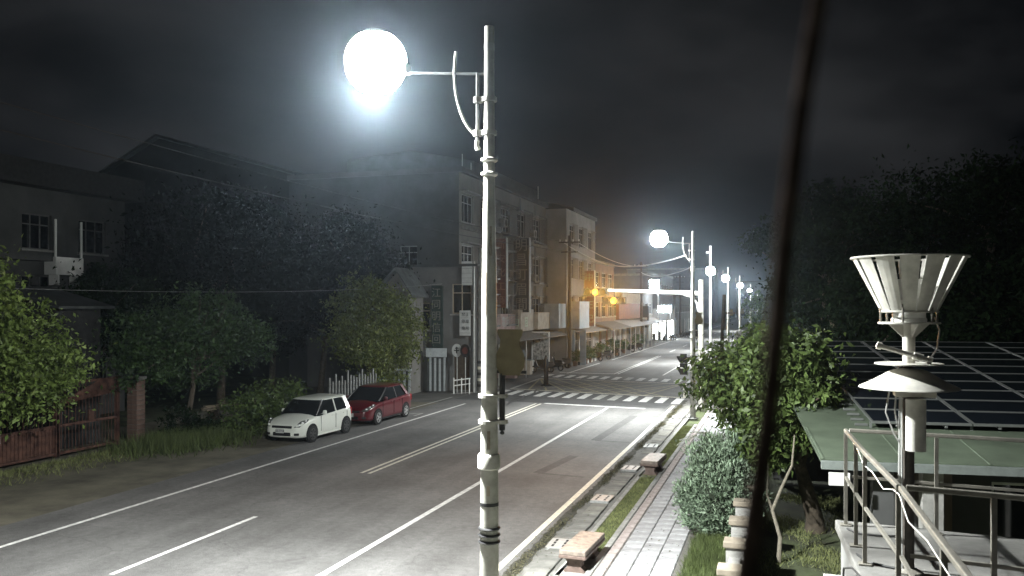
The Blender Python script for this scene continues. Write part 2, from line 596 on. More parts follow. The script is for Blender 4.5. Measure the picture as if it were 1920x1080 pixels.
def blades(rng, P, h, w=0.012, lean=0.45):
    n = len(P)
    a = rng.uniform(0, 2 * np.pi, n)
    s = np.stack([np.cos(a), np.sin(a), np.zeros(n)], 1)
    le = rng.normal(size=(n, 3)) * lean
    le[:, 2] = 1
    le = unit(le)
    hh = h * rng.uniform(0.5, 1.3, (n, 1))
    A = P - s * w
    B = P + s * w
    C = P + le * hh
    V = np.stack([A, B, C], 1).reshape(-1, 3)
    return V, np.arange(3 * n).reshape(n, 3)


rnd = random.Random(5)
NR = np.random.default_rng(11)

# ------------------------------------------------------------------ ground, road, pavement
b = MB()
b.add([(-400, -40, -0.06), (400, -40, -0.06), (400, 420, -0.06), (-400, 420, -0.06)], [(0, 1, 2, 3)])
tag(b.build('ground', M_EARTH), kind='structure')
b = MB()
ys = list(range(-30, 401, 10))
b.add([(x, y, 0.0) for y in ys for x in (-16.9, -4.85)], [(2 * i, 2 * i + 1, 2 * i + 3, 2 * i + 2) for i in range(len(ys) - 1)])
road = tag(b.build('road', M_ASPH), kind='structure')
b = MB()
b.add([(-26, -30, -0.012), (-16.9, -30, -0.004), (-16.9, 41, -0.004), (-26, 41, -0.012)], [(0, 1, 2, 3)])
tag(b.build('road_shoulder', M_DIRT), kind='structure')
b = MB()
b.add([(-30, 41, -0.008), (-16.9, 41, -0.008), (-16.9, 200, -0.008), (-30, 200, -0.008)], [(0, 1, 2, 3)])
tag(b.build('side_pavement', mat('stained forecourt', (0.085, 0.083, 0.078), 0.9, var=0.35, scale=0.8, bump=0.2)), kind='structure')
b = MB()
b.add([(-4.85, 47.6, -0.004), (40, 47.6, -0.004), (40, 57, -0.004), (-4.85, 57, -0.004)], [(0, 1, 2, 3)])
tag(b.build('side_road', mat('pale side road', (0.16, 0.158, 0.15), 0.85, var=0.2, scale=0.8)), kind='structure')


def strip(name, x, y0, y1, w, m, z=0.005):
    q = MB()
    q.add([(x - w / 2, y0, z), (x + w / 2, y0, z), (x + w / 2, y1, z), (x - w / 2, y1, z)], [(0, 1, 2, 3)])
    return q.build(name, m, road, recalc=False)


def seg(name, p, q, w, m, z=0.005):
    p, q = Vector(p), Vector(q)
    d = (q - p).normalized()
    n = Vector((-d.y, d.x)) * w / 2
    k = MB()
    k.add([(p.x - n.x, p.y - n.y, z), (p.x + n.x, p.y + n.y, z), (q.x + n.x, q.y + n.y, z), (q.x - n.x, q.y - n.y, z)], [(0, 1, 2, 3)])
    return k.build(name, m, road)


strip('edge_line', -15.45, -20, 41, 0.13, M_PAINT)
strip('edge_line', -15.2, 61.8, 73.7, 0.14, M_PAINT)
strip('edge_line', -15.0, 78.3, 300, 0.15, M_PAINT)
strip('centre_dash', -11.9, 3.4, 7.6, 0.12, M_PAINT)
strip('centre_dash', -11.9, 12.9, 17.5, 0.12, M_PAINT)
strip('centre_line', -12.0, 23.0, 42.1, 0.11, M_PAINTC)
strip('centre_line', -11.74, 23.0, 42.1, 0.11, M_PAINTC)
strip('centre_line', -11.75, 62.2, 86, 0.12, M_PAINT)
strip('centre_line', -11.48, 62.2, 86, 0.12, M_PAINT)
for y in (94, 107, 120, 133, 146, 159, 172):
    strip('centre_dash', -11.6, y, y + 5, 0.14, M_PAINT)
strip('lane_line', -8.15, 1, 41.4, 0.145, M_PAINT)
strip('lane_line', -8.15, 62, 77, 0.13, M_PAINT)
for y in (84, 97, 110, 123):
    strip('lane_dash', -8.15, y, y + 4.5, 0.13, M_PAINT)
strip('kerb_line', -5.15, -5, 43.2, 0.145, M_YELLOW)
strip('kerb_line', -5.3, 58.8, 140, 0.13, M_YELLOW)
seg('stop_line', (-11.6, 42.35), (-6.35, 41.6), 0.3, M_PAINT)
seg('stop_line', (-15.9, 62.3), (-11.7, 62.3), 0.3, M_PAINT)
seg('bay_line', (-17.25, 37.0), (-17.25, 43.8), 0.1, M_PAINT_OLD)
seg('bay_line', (-17.3, 36.3), (-15.9, 36.6), 0.1, M_PAINT_OLD)
seg('bay_line', (-15.95, 35.7), (-15.95, 36.7), 0.1, M_PAINT_OLD)
seg('side_line', (-17.9, 45.3), (-16.5, 47.3), 0.3, M_PAINT_OLD)
# crosswalk bars, worn unevenly
for i in range(13):
    x = -5.2 - i * 0.86
    y0 = 44.15 + (-5 - x) * 0.17
    q = MB()
    wob = rnd.uniform(-.05, .05)
    q.add([(x - .22, y0, .006), (x + .22, y0 - .07, .006), (x + .22 + wob, y0 + 2.55, .006), (x - .22 + wob, y0 + 2.62, .006)], [(0, 1, 2, 3)])
    q.build('crosswalk_bar', M_PAINT if i not in (4, 5) else M_PAINT_OLD, road, recalc=False)
for i in range(13):
    x = -5.7 - i * 0.86
    y0 = 56.35 + (-5 - x) * 0.17
    q = MB()
    q.add([(x - .22, y0, .006), (x + .22, y0 - .07, .006), (x + .22, y0 + 2.2, .006), (x - .22, y0 + 2.27, .006)], [(0, 1, 2, 3)])
    q.build('crosswalk_bar', M_PAINT if i != 5 else M_PAINT_OLD, road, recalc=False)
# box junction
A, B_, C_, D_ = (-15.6, 49.2), (-5.0, 47.2), (-5.9, 55.6), (-15.9, 56.9)
for p, q in ((A, B_), (B_, C_), (C_, D_), (D_, A)):
    seg('box_border', p, q, 0.2, M_PAINT_OLD if p == D_ else M_YELLOW, 0.0055)
for i in range(1, 9):
    f = i / 9
    top = (A[0] + (B_[0] - A[0]) * f, A[1] + (B_[1] - A[1]) * f)
    bot = (D_[0] + (C_[0] - D_[0]) * (1 - f), D_[1] + (C_[1] - D_[1]) * (1 - f))
    if i < 8:
        f2 = min(1, f + 0.45)
        bot = (D_[0] + (C_[0] - D_[0]) * f2, D_[1] + (C_[1] - D_[1]) * f2)
        seg('box_hatch', top, bot, 0.13, M_YELLOW_OLD, 0.005)
    f3 = max(0, f - 0.45)
    bot = (D_[0] + (C_[0] - D_[0]) * f3, D_[1] + (C_[1] - D_[1]) * f3)
    seg('box_hatch', top, bot, 0.13, M_YELLOW_OLD, 0.0045)
# asphalt cuts and stains
seg('asphalt_patch', (-6.6, 31.2), (-6.4, 38.7), 0.38, M_PATCH, 0.003)
seg('asphalt_patch', (-6.6, 31.2), (-5.3, 31.1), 0.16, M_PATCH, 0.0034)
seg('asphalt_patch', (-6.3, 38.6), (-5.3, 38.8), 0.16, M_PATCH, 0.0034)
seg('asphalt_patch', (-6.95, 24.6), (-6.6, 27.8), 0.34, M_PATCH, 0.003)
seg('asphalt_patch', (-6.95, 24.6), (-5.5, 24.4), 0.14, M_PATCH, 0.0034)
q = MB()
q.add([(-16.8, 42.9, .0025), (-5.4, 41.9, .0025), (-5.3, 47.0, .0025), (-16.8, 48.8, .0025)], [(0, 1, 2, 3)])
q.build('asphalt_patch', mat('crossing asphalt', (0.052, 0.052, 0.053), 0.8, var=0.35, scale=1.2, bump=.3, bscale=50), road)
pts = [(-13.98, 51.3), (-13.85, 50.3), (-13.92, 48.8), (-13.55, 47.2), (-13.75, 45.8), (-13.35, 44.2), (-13.5, 42.6), (-13.2, 41.0)]
q = MB()
for p, r in zip(pts, pts[1:]):
    d = (Vector(r) - Vector(p)).normalized()
    n = Vector((-d.y, d.x)) * 0.055
    q.add([(p[0] - n.x, p[1] - n.y, .009), (p[0] + n.x, p[1] + n.y, .009), (r[0] + n.x, r[1] + n.y, .009), (r[0] - n.x, r[1] - n.y, .009)], [(0, 1, 2, 3)])
q.build('bitumen_crack', M_TAR, road)

# drain channel along the right edge: bed, cover slabs, pale grates
b = MB()
b.bb(-4.85, -4.0, -5, 46.8, -0.2, 0.012)
drain = tag(b.build('roadside_drain', M_CONC_D), kind='structure')
q = MB()
yy_ = [13 + .22 * k for k in range(150)]
lft = [-4.93 + rnd.uniform(-.05, .03) for _ in yy_]
rgt = [-4.70 + rnd.uniform(-.07, .05) for _ in yy_]
vs_ = []
for k, y_ in enumerate(yy_):
    vs_ += [(lft[k], y_, .0155), (rgt[k], y_, .0175)]
q.add(vs_, [(2 * k, 2 * k + 1, 2 * k + 3, 2 * k + 2) for k in range(len(yy_) - 1)])
q.build('dirt_seam', mat('gutter dirt', (.045, .043, .034), 1, var=.6, scale=7, bump=.6, bscale=30, detail=9), drain, recalc=False)


def slab_mesh(sx, sy, sz, m):
    q = MB()
    c = 0.012
    hx, hy = sx / 2, sy / 2
    q.add([(-hx, -hy, 0), (hx, -hy, 0), (hx, hy, 0), (-hx, hy, 0), (-hx, -hy, sz - c), (hx, -hy, sz - c), (hx, hy, sz - c), (-hx, hy, sz - c),
           (-hx + c, -hy + c, sz), (hx - c, -hy + c, sz), (hx - c, hy - c, sz), (-hx + c, hy - c, sz)],
          [(0, 1, 5, 4), (1, 2, 6, 5), (2, 3, 7, 6), (3, 0, 4, 7), (4, 5, 9, 8), (5, 6, 10, 9), (6, 7, 11, 10), (7, 4, 8, 11), (8, 9, 10, 11)])
    return q.mesh('slab', m)


cs = slab_mesh(0.40, 0.56, 0.05, M_CONC_D)
cs2 = slab_mesh(0.40, 0.56, 0.05, mat('lighter drain slab', (0.19, 0.185, 0.165), 0.95, var=0.4, scale=3, bump=.3, bscale=24, detail=9))
y = 12.0
grate_y = (17.2, 21.6, 25.9, 30.2, 38.5)
while y < 45.5:
    if not any(abs(y - g) < 0.5 for g in grate_y):
        inst('drain_slab', rnd.choice((cs, cs, cs2)), drain, (-4.32 + rnd.uniform(-.015, .015), y, 0.012 + rnd.uniform(-.008, .012)), rnd.uniform(-.02, .02))
    y += 0.585
for g in grate_y:
    q = MB()
    q.bb(-0.24, 0.24, -0.36, 0.36, 0, 0.07)
    go = bevel(q.build('drain_grate', M_IRON, drain), 0.01)
    go.location = (-4.38, g, 0.012)
    go.rotation_euler = (0, 0, rnd.uniform(-.04, .04))
    q = MB()
    for sx in (-.11, .11):
        for sy in (-.2, 0.0, .2):
            q.bb(sx - .025, sx + .025, sy - .07, sy + .07, .069, .0735)
    q.build('slot', M_BLACKM, go)
# raised edge between drain and grass, and kerb between grass and walk
b = MB()
b.bb(-4.0, -3.9, -5, 46.6, -0.2, 0.05)
tag(b.build('grass_edging', M_CONC), kind='structure')
b = MB()
b.bb(-3.44, -3.31, -5, 36, -0.2, 0.11)
tag(bevel(b.build('kerb', M_CONC), 0.015), kind='structure')
b = MB()
b.add([(-3.9, -5, 0.035), (-3.44, -5, 0.035), (-3.44, 36, 0.035), (-3.9, 36, 0.035)], [(0, 1, 2, 3)])
tag(b.build('verge', M_EARTH), kind='structure')
n = 26000
P = np.stack([NR.uniform(-3.88, -3.46, n), NR.uniform(13, 35.8, n), np.full(n, 0.03)], 1)
keep = (np.abs(P[:, 1] - 16.05) > .9) & (np.abs(P[:, 1] - 25.6) > 0.55) & (np.abs(P[:, 1] - 27.5) > .1)
V, F = blades(NR, P[keep], 0.06, 0.007)
tag(np_mesh('grass', V, F, M_GRASSY), 'short dry grass filling the strip between the drain and the kerb', 'grass', kind='stuff')
# walk: slabs
b = MB()
b.bb(-3.31, -1.52, -5, 44, -0.15, 0.085)
walk = tag(b.build('sidewalk', M_MORTAR), kind='structure')
ms = [slab_mesh(0.372, 0.385, 0.03, m_) for m_ in (M_SLAB, M_SLAB, M_SLAB2)]
mp_ = slab_mesh(0.19, 0.385, 0.03, M_SLABP)
y = 14.2
while y < 40:
    for i in range(3):
        inst('paving_slab', rnd.choice(ms), walk, (-2.875 + i * 0.39, y, 0.08 + rnd.uniform(-.004, .006)), rnd.uniform(-.008, .008))
    inst('paving_brick', mp_, walk, (-3.19, y, 0.08 + rnd.uniform(-.004, .006)), 0)
    if y < 22:
        inst('paving_brick', mp_, walk, (-1.63, y, 0.08 + rnd.uniform(-.01, .004)), rnd.uniform(-.03, .03))
    y += 0.41
# lawn beside the walk, yard behind the wall
b = MB()
b.add([(-1.52, -5, 0.06), (-0.75, -5, 0.06), (-0.75, 44, 0.06), (-1.52, 44, 0.06)], [(0, 1, 2, 3)])
tag(b.build('lawn', M_EARTH), kind='structure')
n = 16000
P = np.stack([NR.uniform(-1.72, -0.8, n), NR.uniform(13, 18.4, n), np.full(n, 0.06)], 1)
V, F = blades(NR, P, 0.22, 0.010, 0.6)
tag(np_mesh('tall_grass', V, F, M_GRASS), 'lush green grass in front of the silvery shrub', 'grass', kind='stuff')
n = 15000
P = np.stack([NR.uniform(-0.6, 1.5, n), NR.uniform(13.5, 24, n), np.full(n, -0.05)], 1)
nn = np.sin(P[:, 0] * 3.1 + P[:, 1] * 1.3) + np.sin(P[:, 1] * 2.2) + NR.normal(size=n) * 0.4
V, F = blades(NR, P[nn > 0.1], 0.10, 0.010, 0.7)
tag(np_mesh('yard_grass', V, F, M_GRASSY), 'patchy grass on the bare yard behind the low wall', 'grass', kind='stuff')
# litter and weeds along the gutter
n = 15000
yy = NR.uniform(13, 44, n)
P = np.stack([-4.80 + NR.normal(size=n) * 0.07 + .03 * np.sin(yy * 3), yy, np.full(n, 0.02) + NR.uniform(0, .03, n)], 1)
kk = (np.sin(yy * 0.8) + np.sin(yy * 2.1 + 1) + NR.normal(size=n) * .5) > -0.5
V, F = leaf_cloud(NR, P[kk], 0.036, up=2.0)
V[:, 2] = np.maximum(V[:, 2], 0.014)
tag(np_mesh('leaf_litter', V, F, M_LITTER), 'dry leaves and grit gathered along the edge of the road', 'litter', kind='stuff')

n = 900
P = np.stack([NR.uniform(-4.7, -1.6, n), NR.uniform(13.5, 36, n), np.full(n, .117)], 1)
P[:, 2] = np.where(P[:, 0] < -3.95, .07, np.where(P[:, 0] < -3.45, .06, .117))
V, F = leaf_cloud(NR, P, 0.05, up=4.0)
V[:, 2] = np.maximum(V[:, 2], np.repeat(P[:, 2], 4) - .002)
V[:, 2] = np.minimum(V[:, 2], np.repeat(P[:, 2], 4) + .02)
tag(np_mesh('fallen_leaves', V, F, M_LITTER), 'scattered dry leaves fallen on the walk and the drain slabs', 'leaves', kind='stuff')
# ------------------------------------------------------------------ street lamps
def street_lamp(label, x, y, near=False, board=True):
    t = thing('street_lamp', label, 'street lamp', (x, y, 0), group='street lamps along the right kerb')
    n = 20 if near else 10
    q = MB()
    q.lathe([(0.125, 0), (0.115, 1.5), (0.105, 3.2), (0.095, 4.0), (0.085, 5.4), (0.068, 6.4), (0.06, 7.6), (0.056, 8.34)], n=n)
    q.build('pole', M_POLE, t, smooth=True)
    q = MB()
    q.lathe([(0.26, 0), (0.26, 0.03), (0.14, 0.05), (0.13, 0.12)], n=n)
    q.build('base_plate', M_POLE_D, t, smooth=True)
    q = MB()
    q.lathe([(0.060, 0), (0.060, 0.09)], c=(0, 0, 8.05), n=n)
    q.build('cap_band', M_POLE_D, t, smooth=True)
    # clamp rings
    for z, r in ((6.75, .10), (6.58, .10)):
        q = MB()
        q.lathe([(0.062, -.035), (r * .8, -.03), (r, -.012), (r, .012), (r * .8, .02), (0.062, .025)], c=(0, 0, z), n=n)
        q.build('clamp_ring', M_POLE, t, smooth=True)
    for z in (7.08, 7.48):
        q = MB()
        q.bb(-.17, .075, -.04, .04, z - .035, z + .025)
        q.tube([(-.15, 0, z - .04), (-.15, 0, z + .03)], .05, 10)
        q.lathe([(0.09, -.03), (0.09, .02)], c=(0, 0, z - .005), n=n)
        q.build('arm_bracket', M_POLE, t)
    q = MB()
    q.tube([(-.15, 0, 6.98), (-.15, 0, 7.8)], .022, 8)
    q.tube([(-.05, 0, 7.78), (-.9, 0, 7.86), (-1.25, 0, 7.9)], .016, 8)
    q.build('arm', M_ARM, t, smooth=True)
    q = MB()
    pts = [(-.15 - .30 * math.sin(a * math.pi / 2 / 8) * 1.0, 0, 7.05 + .62 * (1 - math.cos(a * math.pi / 2 / 8)) ** 0.9 + .16 * a / 8) for a in range(9)]
    pts.append((-.43, 0, 8.08))
    q.tube(pts, .018, 8)
    q.build('curved_brace', M_POLE, t, smooth=True)
    # luminaire
    q = MB()
    M = Matrix.Rotation(R(-4), 3, 'Y')
    q.lathe([(0.22, 0.40), (0.225, 0.44), (0.16, 0.49), (0.03, 0.50)], c=(-1.5, 0, 7.93), n=18)
    h = q.build('lamp_housing', M_POLE_D, t, smooth=True)
    q = MB()
    q.box((-1.13, 0, 7.93), (0.14, 0.16, 0.12))
    q.build('lamp_socket', M_POLE_D, t)
    q = MB()
    q.lathe([(max(.01, 0.385 * math.cos(R(e_))), 0.06 + 0.40 * math.sin(R(e_))) for e_ in range(-56, 76, 12)], c=(-1.5, 0, 7.98), n=20, cap=False)
    q.build('glare_globe', M_LAMP, h, smooth=True)  # oversized globe: the lamp's blown-out glare is built into its shape
    for k_ in (-1, 1):                      # two light engines aimed up and down the road
        ld = bpy.data.lights.new('lamp_light', 'AREA')
        ld.shape = 'DISK'
        ld.size = 0.30
        ld.energy = LAMP_DOWN * (1.0 if near else (0.46 if y < 50 else 0.52))
        ld.color = (0.965, 1.0, 0.975)
        lo = bpy.data.objects.new('lamp_light', ld)
        COL.objects.link(lo)
        lo.parent = t
        lo.location = (-1.5, 0.13 * k_, 7.98 - 0.19)
        lo.rotation_euler = (R(47) * k_, R(8), 0)
    if board:
        q = MB()
        q.tube([(.155, .02, 3.52), (.155, .02, 4.2)], .035, 10)
        q.lathe([(.0, 0), (.026, .012), (.03, .035), (.0, .055)], c=(.155, .02, 3.465), n=10, cap=False)
        q.build('board_post', M_BLACK, t, smooth=True)
        for z in (3.62, 3.93):
            q = MB()
            q.lathe([(0.10, -.022), (0.132, -.02), (0.132, .02), (0.10, .022)], c=(0, 0, z), n=n)
            q.bb(.10, .215, -.035, .06, z - .022, z + .022)
            q.build('board_clamp', M_POLE, t)
        half = [(0.0, 0.115), (0.04, 0.135), (0.10, 0.172), (0.18, 0.182), (0.26, 0.165), (0.34, 0.125), (0.42, 0.118), (0.47, 0.145), (0.52, 0.155), (0.545, 0.15)]
        poly = [(w_, z_) for z_, w_ in half] + [(-w_, z_) for z_, w_ in half[::-1]]
        q = MB()
        q.prism(poly, (-.012, .012), 'y', (.26, .0, 4.18))
        bo = q.build('sign_board', M_OLIVE, t)
        bo['label'] = 'olive vase-shaped board seen from its plain side'
        q = MB()
        q.bb(.05, .45, .012, .04, 4.2, 4.235)
        q.build('board_bracket', M_BLACK, t)
    if near:
        q = MB()
        q.lathe([(.105, 0), (.135, .02), (.135, .16), (.125, .185), (.105, .19)], c=(-.005, 0, 3.05), n=n)
        q.build('pole_collar', M_POLE, t, smooth=True)
        for z in (2.35, 2.27, 2.19):
            q = MB()
            q.tube([(.118 * math.cos(a * math.pi / 12), .118 * math.sin(a * math.pi / 12), z) for a in range(25)], .017, 6, caps=False)
            q.build('strap', M_BLACK, t, smooth=True)
        for z0_, h_, a0_, m_ in ((4.9, .5, -1.9, M_RUSTY), (5.6, .35, -1.2, M_RUSTY), (3.3, .22, -1.5, M_RUSTY), (2.75, .12, -1.55, M_SIGNT)):
            rr = np.interp(z0_, [0, 1.5, 3.2, 4.0, 5.4, 6.4], [.125, .115, .105, .095, .085, .068]) + .0015
            r2 = np.interp(z0_ + h_, [0, 1.5, 3.2, 4.0, 5.4, 6.4], [.125, .115, .105, .095, .085, .068]) + .0015
            q = MB()
            vs = []
            for k_ in range(5):
                a_ = a0_ + k_ * .09
                vs += [(rr * math.cos(a_), rr * math.sin(a_), z0_), (r2 * math.cos(a_), r2 * math.sin(a_), z0_ + h_)]
            q.add(vs, [(2 * k_, 2 * k_ + 2, 2 * k_ + 3, 2 * k_ + 1) for k_ in range(4)])
            q.build('stain_patch', m_, t, recalc=False)
        q = MB()
        q.lathe([(.1125, 0), (.1125, .04)], c=(0, 0, 2.62), n=n)
        q.build('tape_band', M_BLACK, t)
        q = MB()
        q.tube([(-.15, .0, 6.99), (-.16, 0, 6.93), (-.14, 0, 6.88)], [.03, .028, .035], 8)
        q.build('cable_gland', M_POLE, t, smooth=True)
    return t


street_lamp('tall white lamp post in the foreground carrying the biggest glaring lamp', -3.33, 9.65, near=True)
street_lamp('white lamp post beside the traffic signal mast at the crossing', -3.75, 38.6)
far_lamp = [('lamp post just beyond the junction, third lamp along the road', -4.35, 75.5), ('fourth lamp along the road, beyond the junction in front of the trees', -4.3, 96),
            ('fifth lamp along the road, small and far off', -4.3, 130), ('farthest small lamp along the road beside the lit tree', -4.5, 176)]
for lb, x, y in far_lamp:
    street_lamp(lb, x, y)

# ------------------------------------------------------------------ traffic signal mast
t = thing('traffic_signal', 'white mast arm over the junction carrying amber signal lights', 'traffic light', (-3.8, 43.2, 0))
q = MB()
q.lathe([(.17, 0), (.15, .1), (.14, 3), (.13, 6.3), (.0, 6.34)], n=14, cap=False)
q.build('mast', M_POLE, t, smooth=True)
q = MB()
q.tube([(0, 0, 5.62), (-.5, 0, 5.66), (-5.0, 0, 5.82)], [.12, .115, .075], 12)
q.build('mast_arm', M_WHITE, t, smooth=True)
q = MB()
q.tube([(-.12, 0, 4.75), (-.2, 0, 5.15), (-.45, 0, 5.45), (-.9, 0, 5.6)], .05, 8)
q.build('arm_brace', M_WHITE, t, smooth=True)


def signal_head(px, pz, rz):
    h = MB()
    h.bb(-.62, .62, -.11, .1, -.19, .19)
    ho = bevel(h.build('signal_head', M_BLACK, t), .03)
    ho.location = (px, -.05 if rz == 0 else .2, pz)
    ho.rotation_euler = (0, 0, rz)
    for i, m_ in ((-.4, M_BLACKM), (0, M_AMBER), (.4, M_BLACKM)):
        g = MB()
        g.prism([(i + .165 * math.cos(a * math.pi / 8), .165 * math.sin(a * math.pi / 8)) for a in range(16)], (-.13, -.112), 'y')
        g.build('lens', m_, ho)
        if m_ is M_AMBER:
            ad = bpy.data.lights.new('amber_light', 'SPOT')
            ad.energy = 4500 if rz == 0 else 16000  # the rear head's stronger beam is added to tint the shop fronts
            ad.color = (1.0, 0.40, 0.04)
            ad.spot_size = R(62) if rz == 0 else R(19)
            ad.spot_blend = 1.0 if rz == 0 else 0.5
            ad.shadow_soft_size = 0.0
            ao = bpy.data.objects.new('amber_light', ad)
            COL.objects.link(ao)
            ao.parent = ho
            ao.location = (i, -.16, 0)
            ao.rotation_euler = Vector((0.0 if rz == 0 else 0.155, -1, .10 if rz == 0 else .02)).to_track_quat('-Z', 'Y').to_euler()
        g = MB()
        ring = [(i + .18 * math.cos(a * math.pi / 8), .18 * math.sin(a * math.pi / 8)) for a in range(-1, 10)]
        vs = [(a_, -.11, c_) for a_, c_ in ring] + [(a_, -.34, c_) for a_, c_ in ring]
        k = len(ring)
        g.add(vs, [(j, j + 1, j + 1 + k, j + k) for j in range(k - 1)])
        g.build('visor', M_BLACK, ho, recalc=False)
    return ho


signal_head(-5.3, 5.72, 0)
signal_head(-4.35, 5.28, 0)
signal_head(-5.3, 5.72, math.pi)  # added head facing away, put in only to cast amber on the facades
q = MB()
q.tube([(-4.35, 0, 5.78), (-4.35, 0, 5.45)], .03, 8)
q.tube([(-5.0, 0, 5.82), (-5.3, 0, 5.8)], .04, 8)
q.build('hanger', M_BLACK, t)
# pedestrian signal on the junction lamp post
t = thing('pedestrian_signal', 'black two-part pedestrian signal clamped beside the second lamp post', 'signal', (-4.15, 38.6, 0))
q = MB()
q.bb(-.16, .16, -.13, .13, 1.95, 2.45)
q.bb(-.14, .14, -.12, .12, 2.47, 2.88)
q.build('signal_body', M_BLACK, t)
for z in (2.3, 2.78):
    q = MB()
    q.prism([(-.16, z), (-.16, z - .3), (-.3, z - .06), (-.3, z)], (-.13, .13), 'y')
    q.build('visor', M_BLACK, t)
for z in (2.1, 2.7):
    q = MB()
    q.bb(.1, .34, -.03, .03, z, z + .04)
    q.build('clamp', M_BLACK, t)
# thin white antenna pole and dark leaning post behind the mast
t = thing('slim_pole', 'slim tall white pole standing behind the signal mast', 'pole', (-3.25, 42.0, 0))
q = MB()
q.tube([(0, 0, 0), (0, 0, 7.9)], .055, 8)
q.build('shaft', M_WHITE, t, smooth=True)
q = MB()
q.bb(-.2, .02, -.03, .03, 7.55, 7.62)
q.build('crossbar', M_WHITE, t)
t = thing('leaning_post', 'dark weathered timber post leaning behind the bush', 'post', (-3.1, 46, 0))
q = MB()
q.tube([(0, 0, 0), (.25, 0, 5.6)], [.12, .09], 8)
q.build('shaft', M_WOOD, t, smooth=True)
q = MB()
q.bb(.2, .8, -.04, .04, 4.6, 4.68)
q.build('crossbar', M_WOOD, t)
# dark upright post in the junction
t = thing('junction_post', 'slim black post with a round foot standing in the junction', 'bollard', (-14.1, 51.8, 0))
q = MB()
q.lathe([(.12, 0.05), (.15, .1), (.15, 1.62), (.11, 1.72), (.07, 1.9), (.0, 1.92)], n=12, cap=False)
q.build('shaft', M_BLACK, t, smooth=True)
q = MB()
q.lathe([(.36, 0), (.36, .04), (.18, .12), (.13, .16)], n=14)
q.build('foot', M_BLACK, t, smooth=True)

# ------------------------------------------------------------------ benches
def bench(label, y, rz):
    t = thing('bench', label, 'bench', (-3.64, y, 0.035), rz, group='stone benches on the grass strip')
    q = MB()
    q.bb(-.25, .25, -.72, .72, .36, .455)
    s = bevel(q.build('seat', [M_BENCHL], t), .015)
    q = MB()
    q.bb(-.26, .26, -.73, .73, .30, .36)
    bevel(q.build('seat_edge', M_BENCH, t), .01)
    for yy in (-.48, .48):
        q = MB()
        q.prism([(-.2, 0), (.2, 0), (.2, .05), (.13, .12), (.13, .2), (.2, .3), (-.2, .3), (-.13, .2), (-.13, .12), (-.2, .05)], (-.11, .11), 'y', (0, yy, 0))
        q.build('leg', M_BENCH, t)
    q = MB()
    q.bb(-.3, .3, -.85, .85, -.05, .015)
    q.build('footing', M_CONC, t)
    return t


bench('nearest stone bench with red-brown top on the grass strip', 16.05, R(-3))
bench('farther stone bench with pale worn top beside the silvery shrub', 25.6, R(-3))

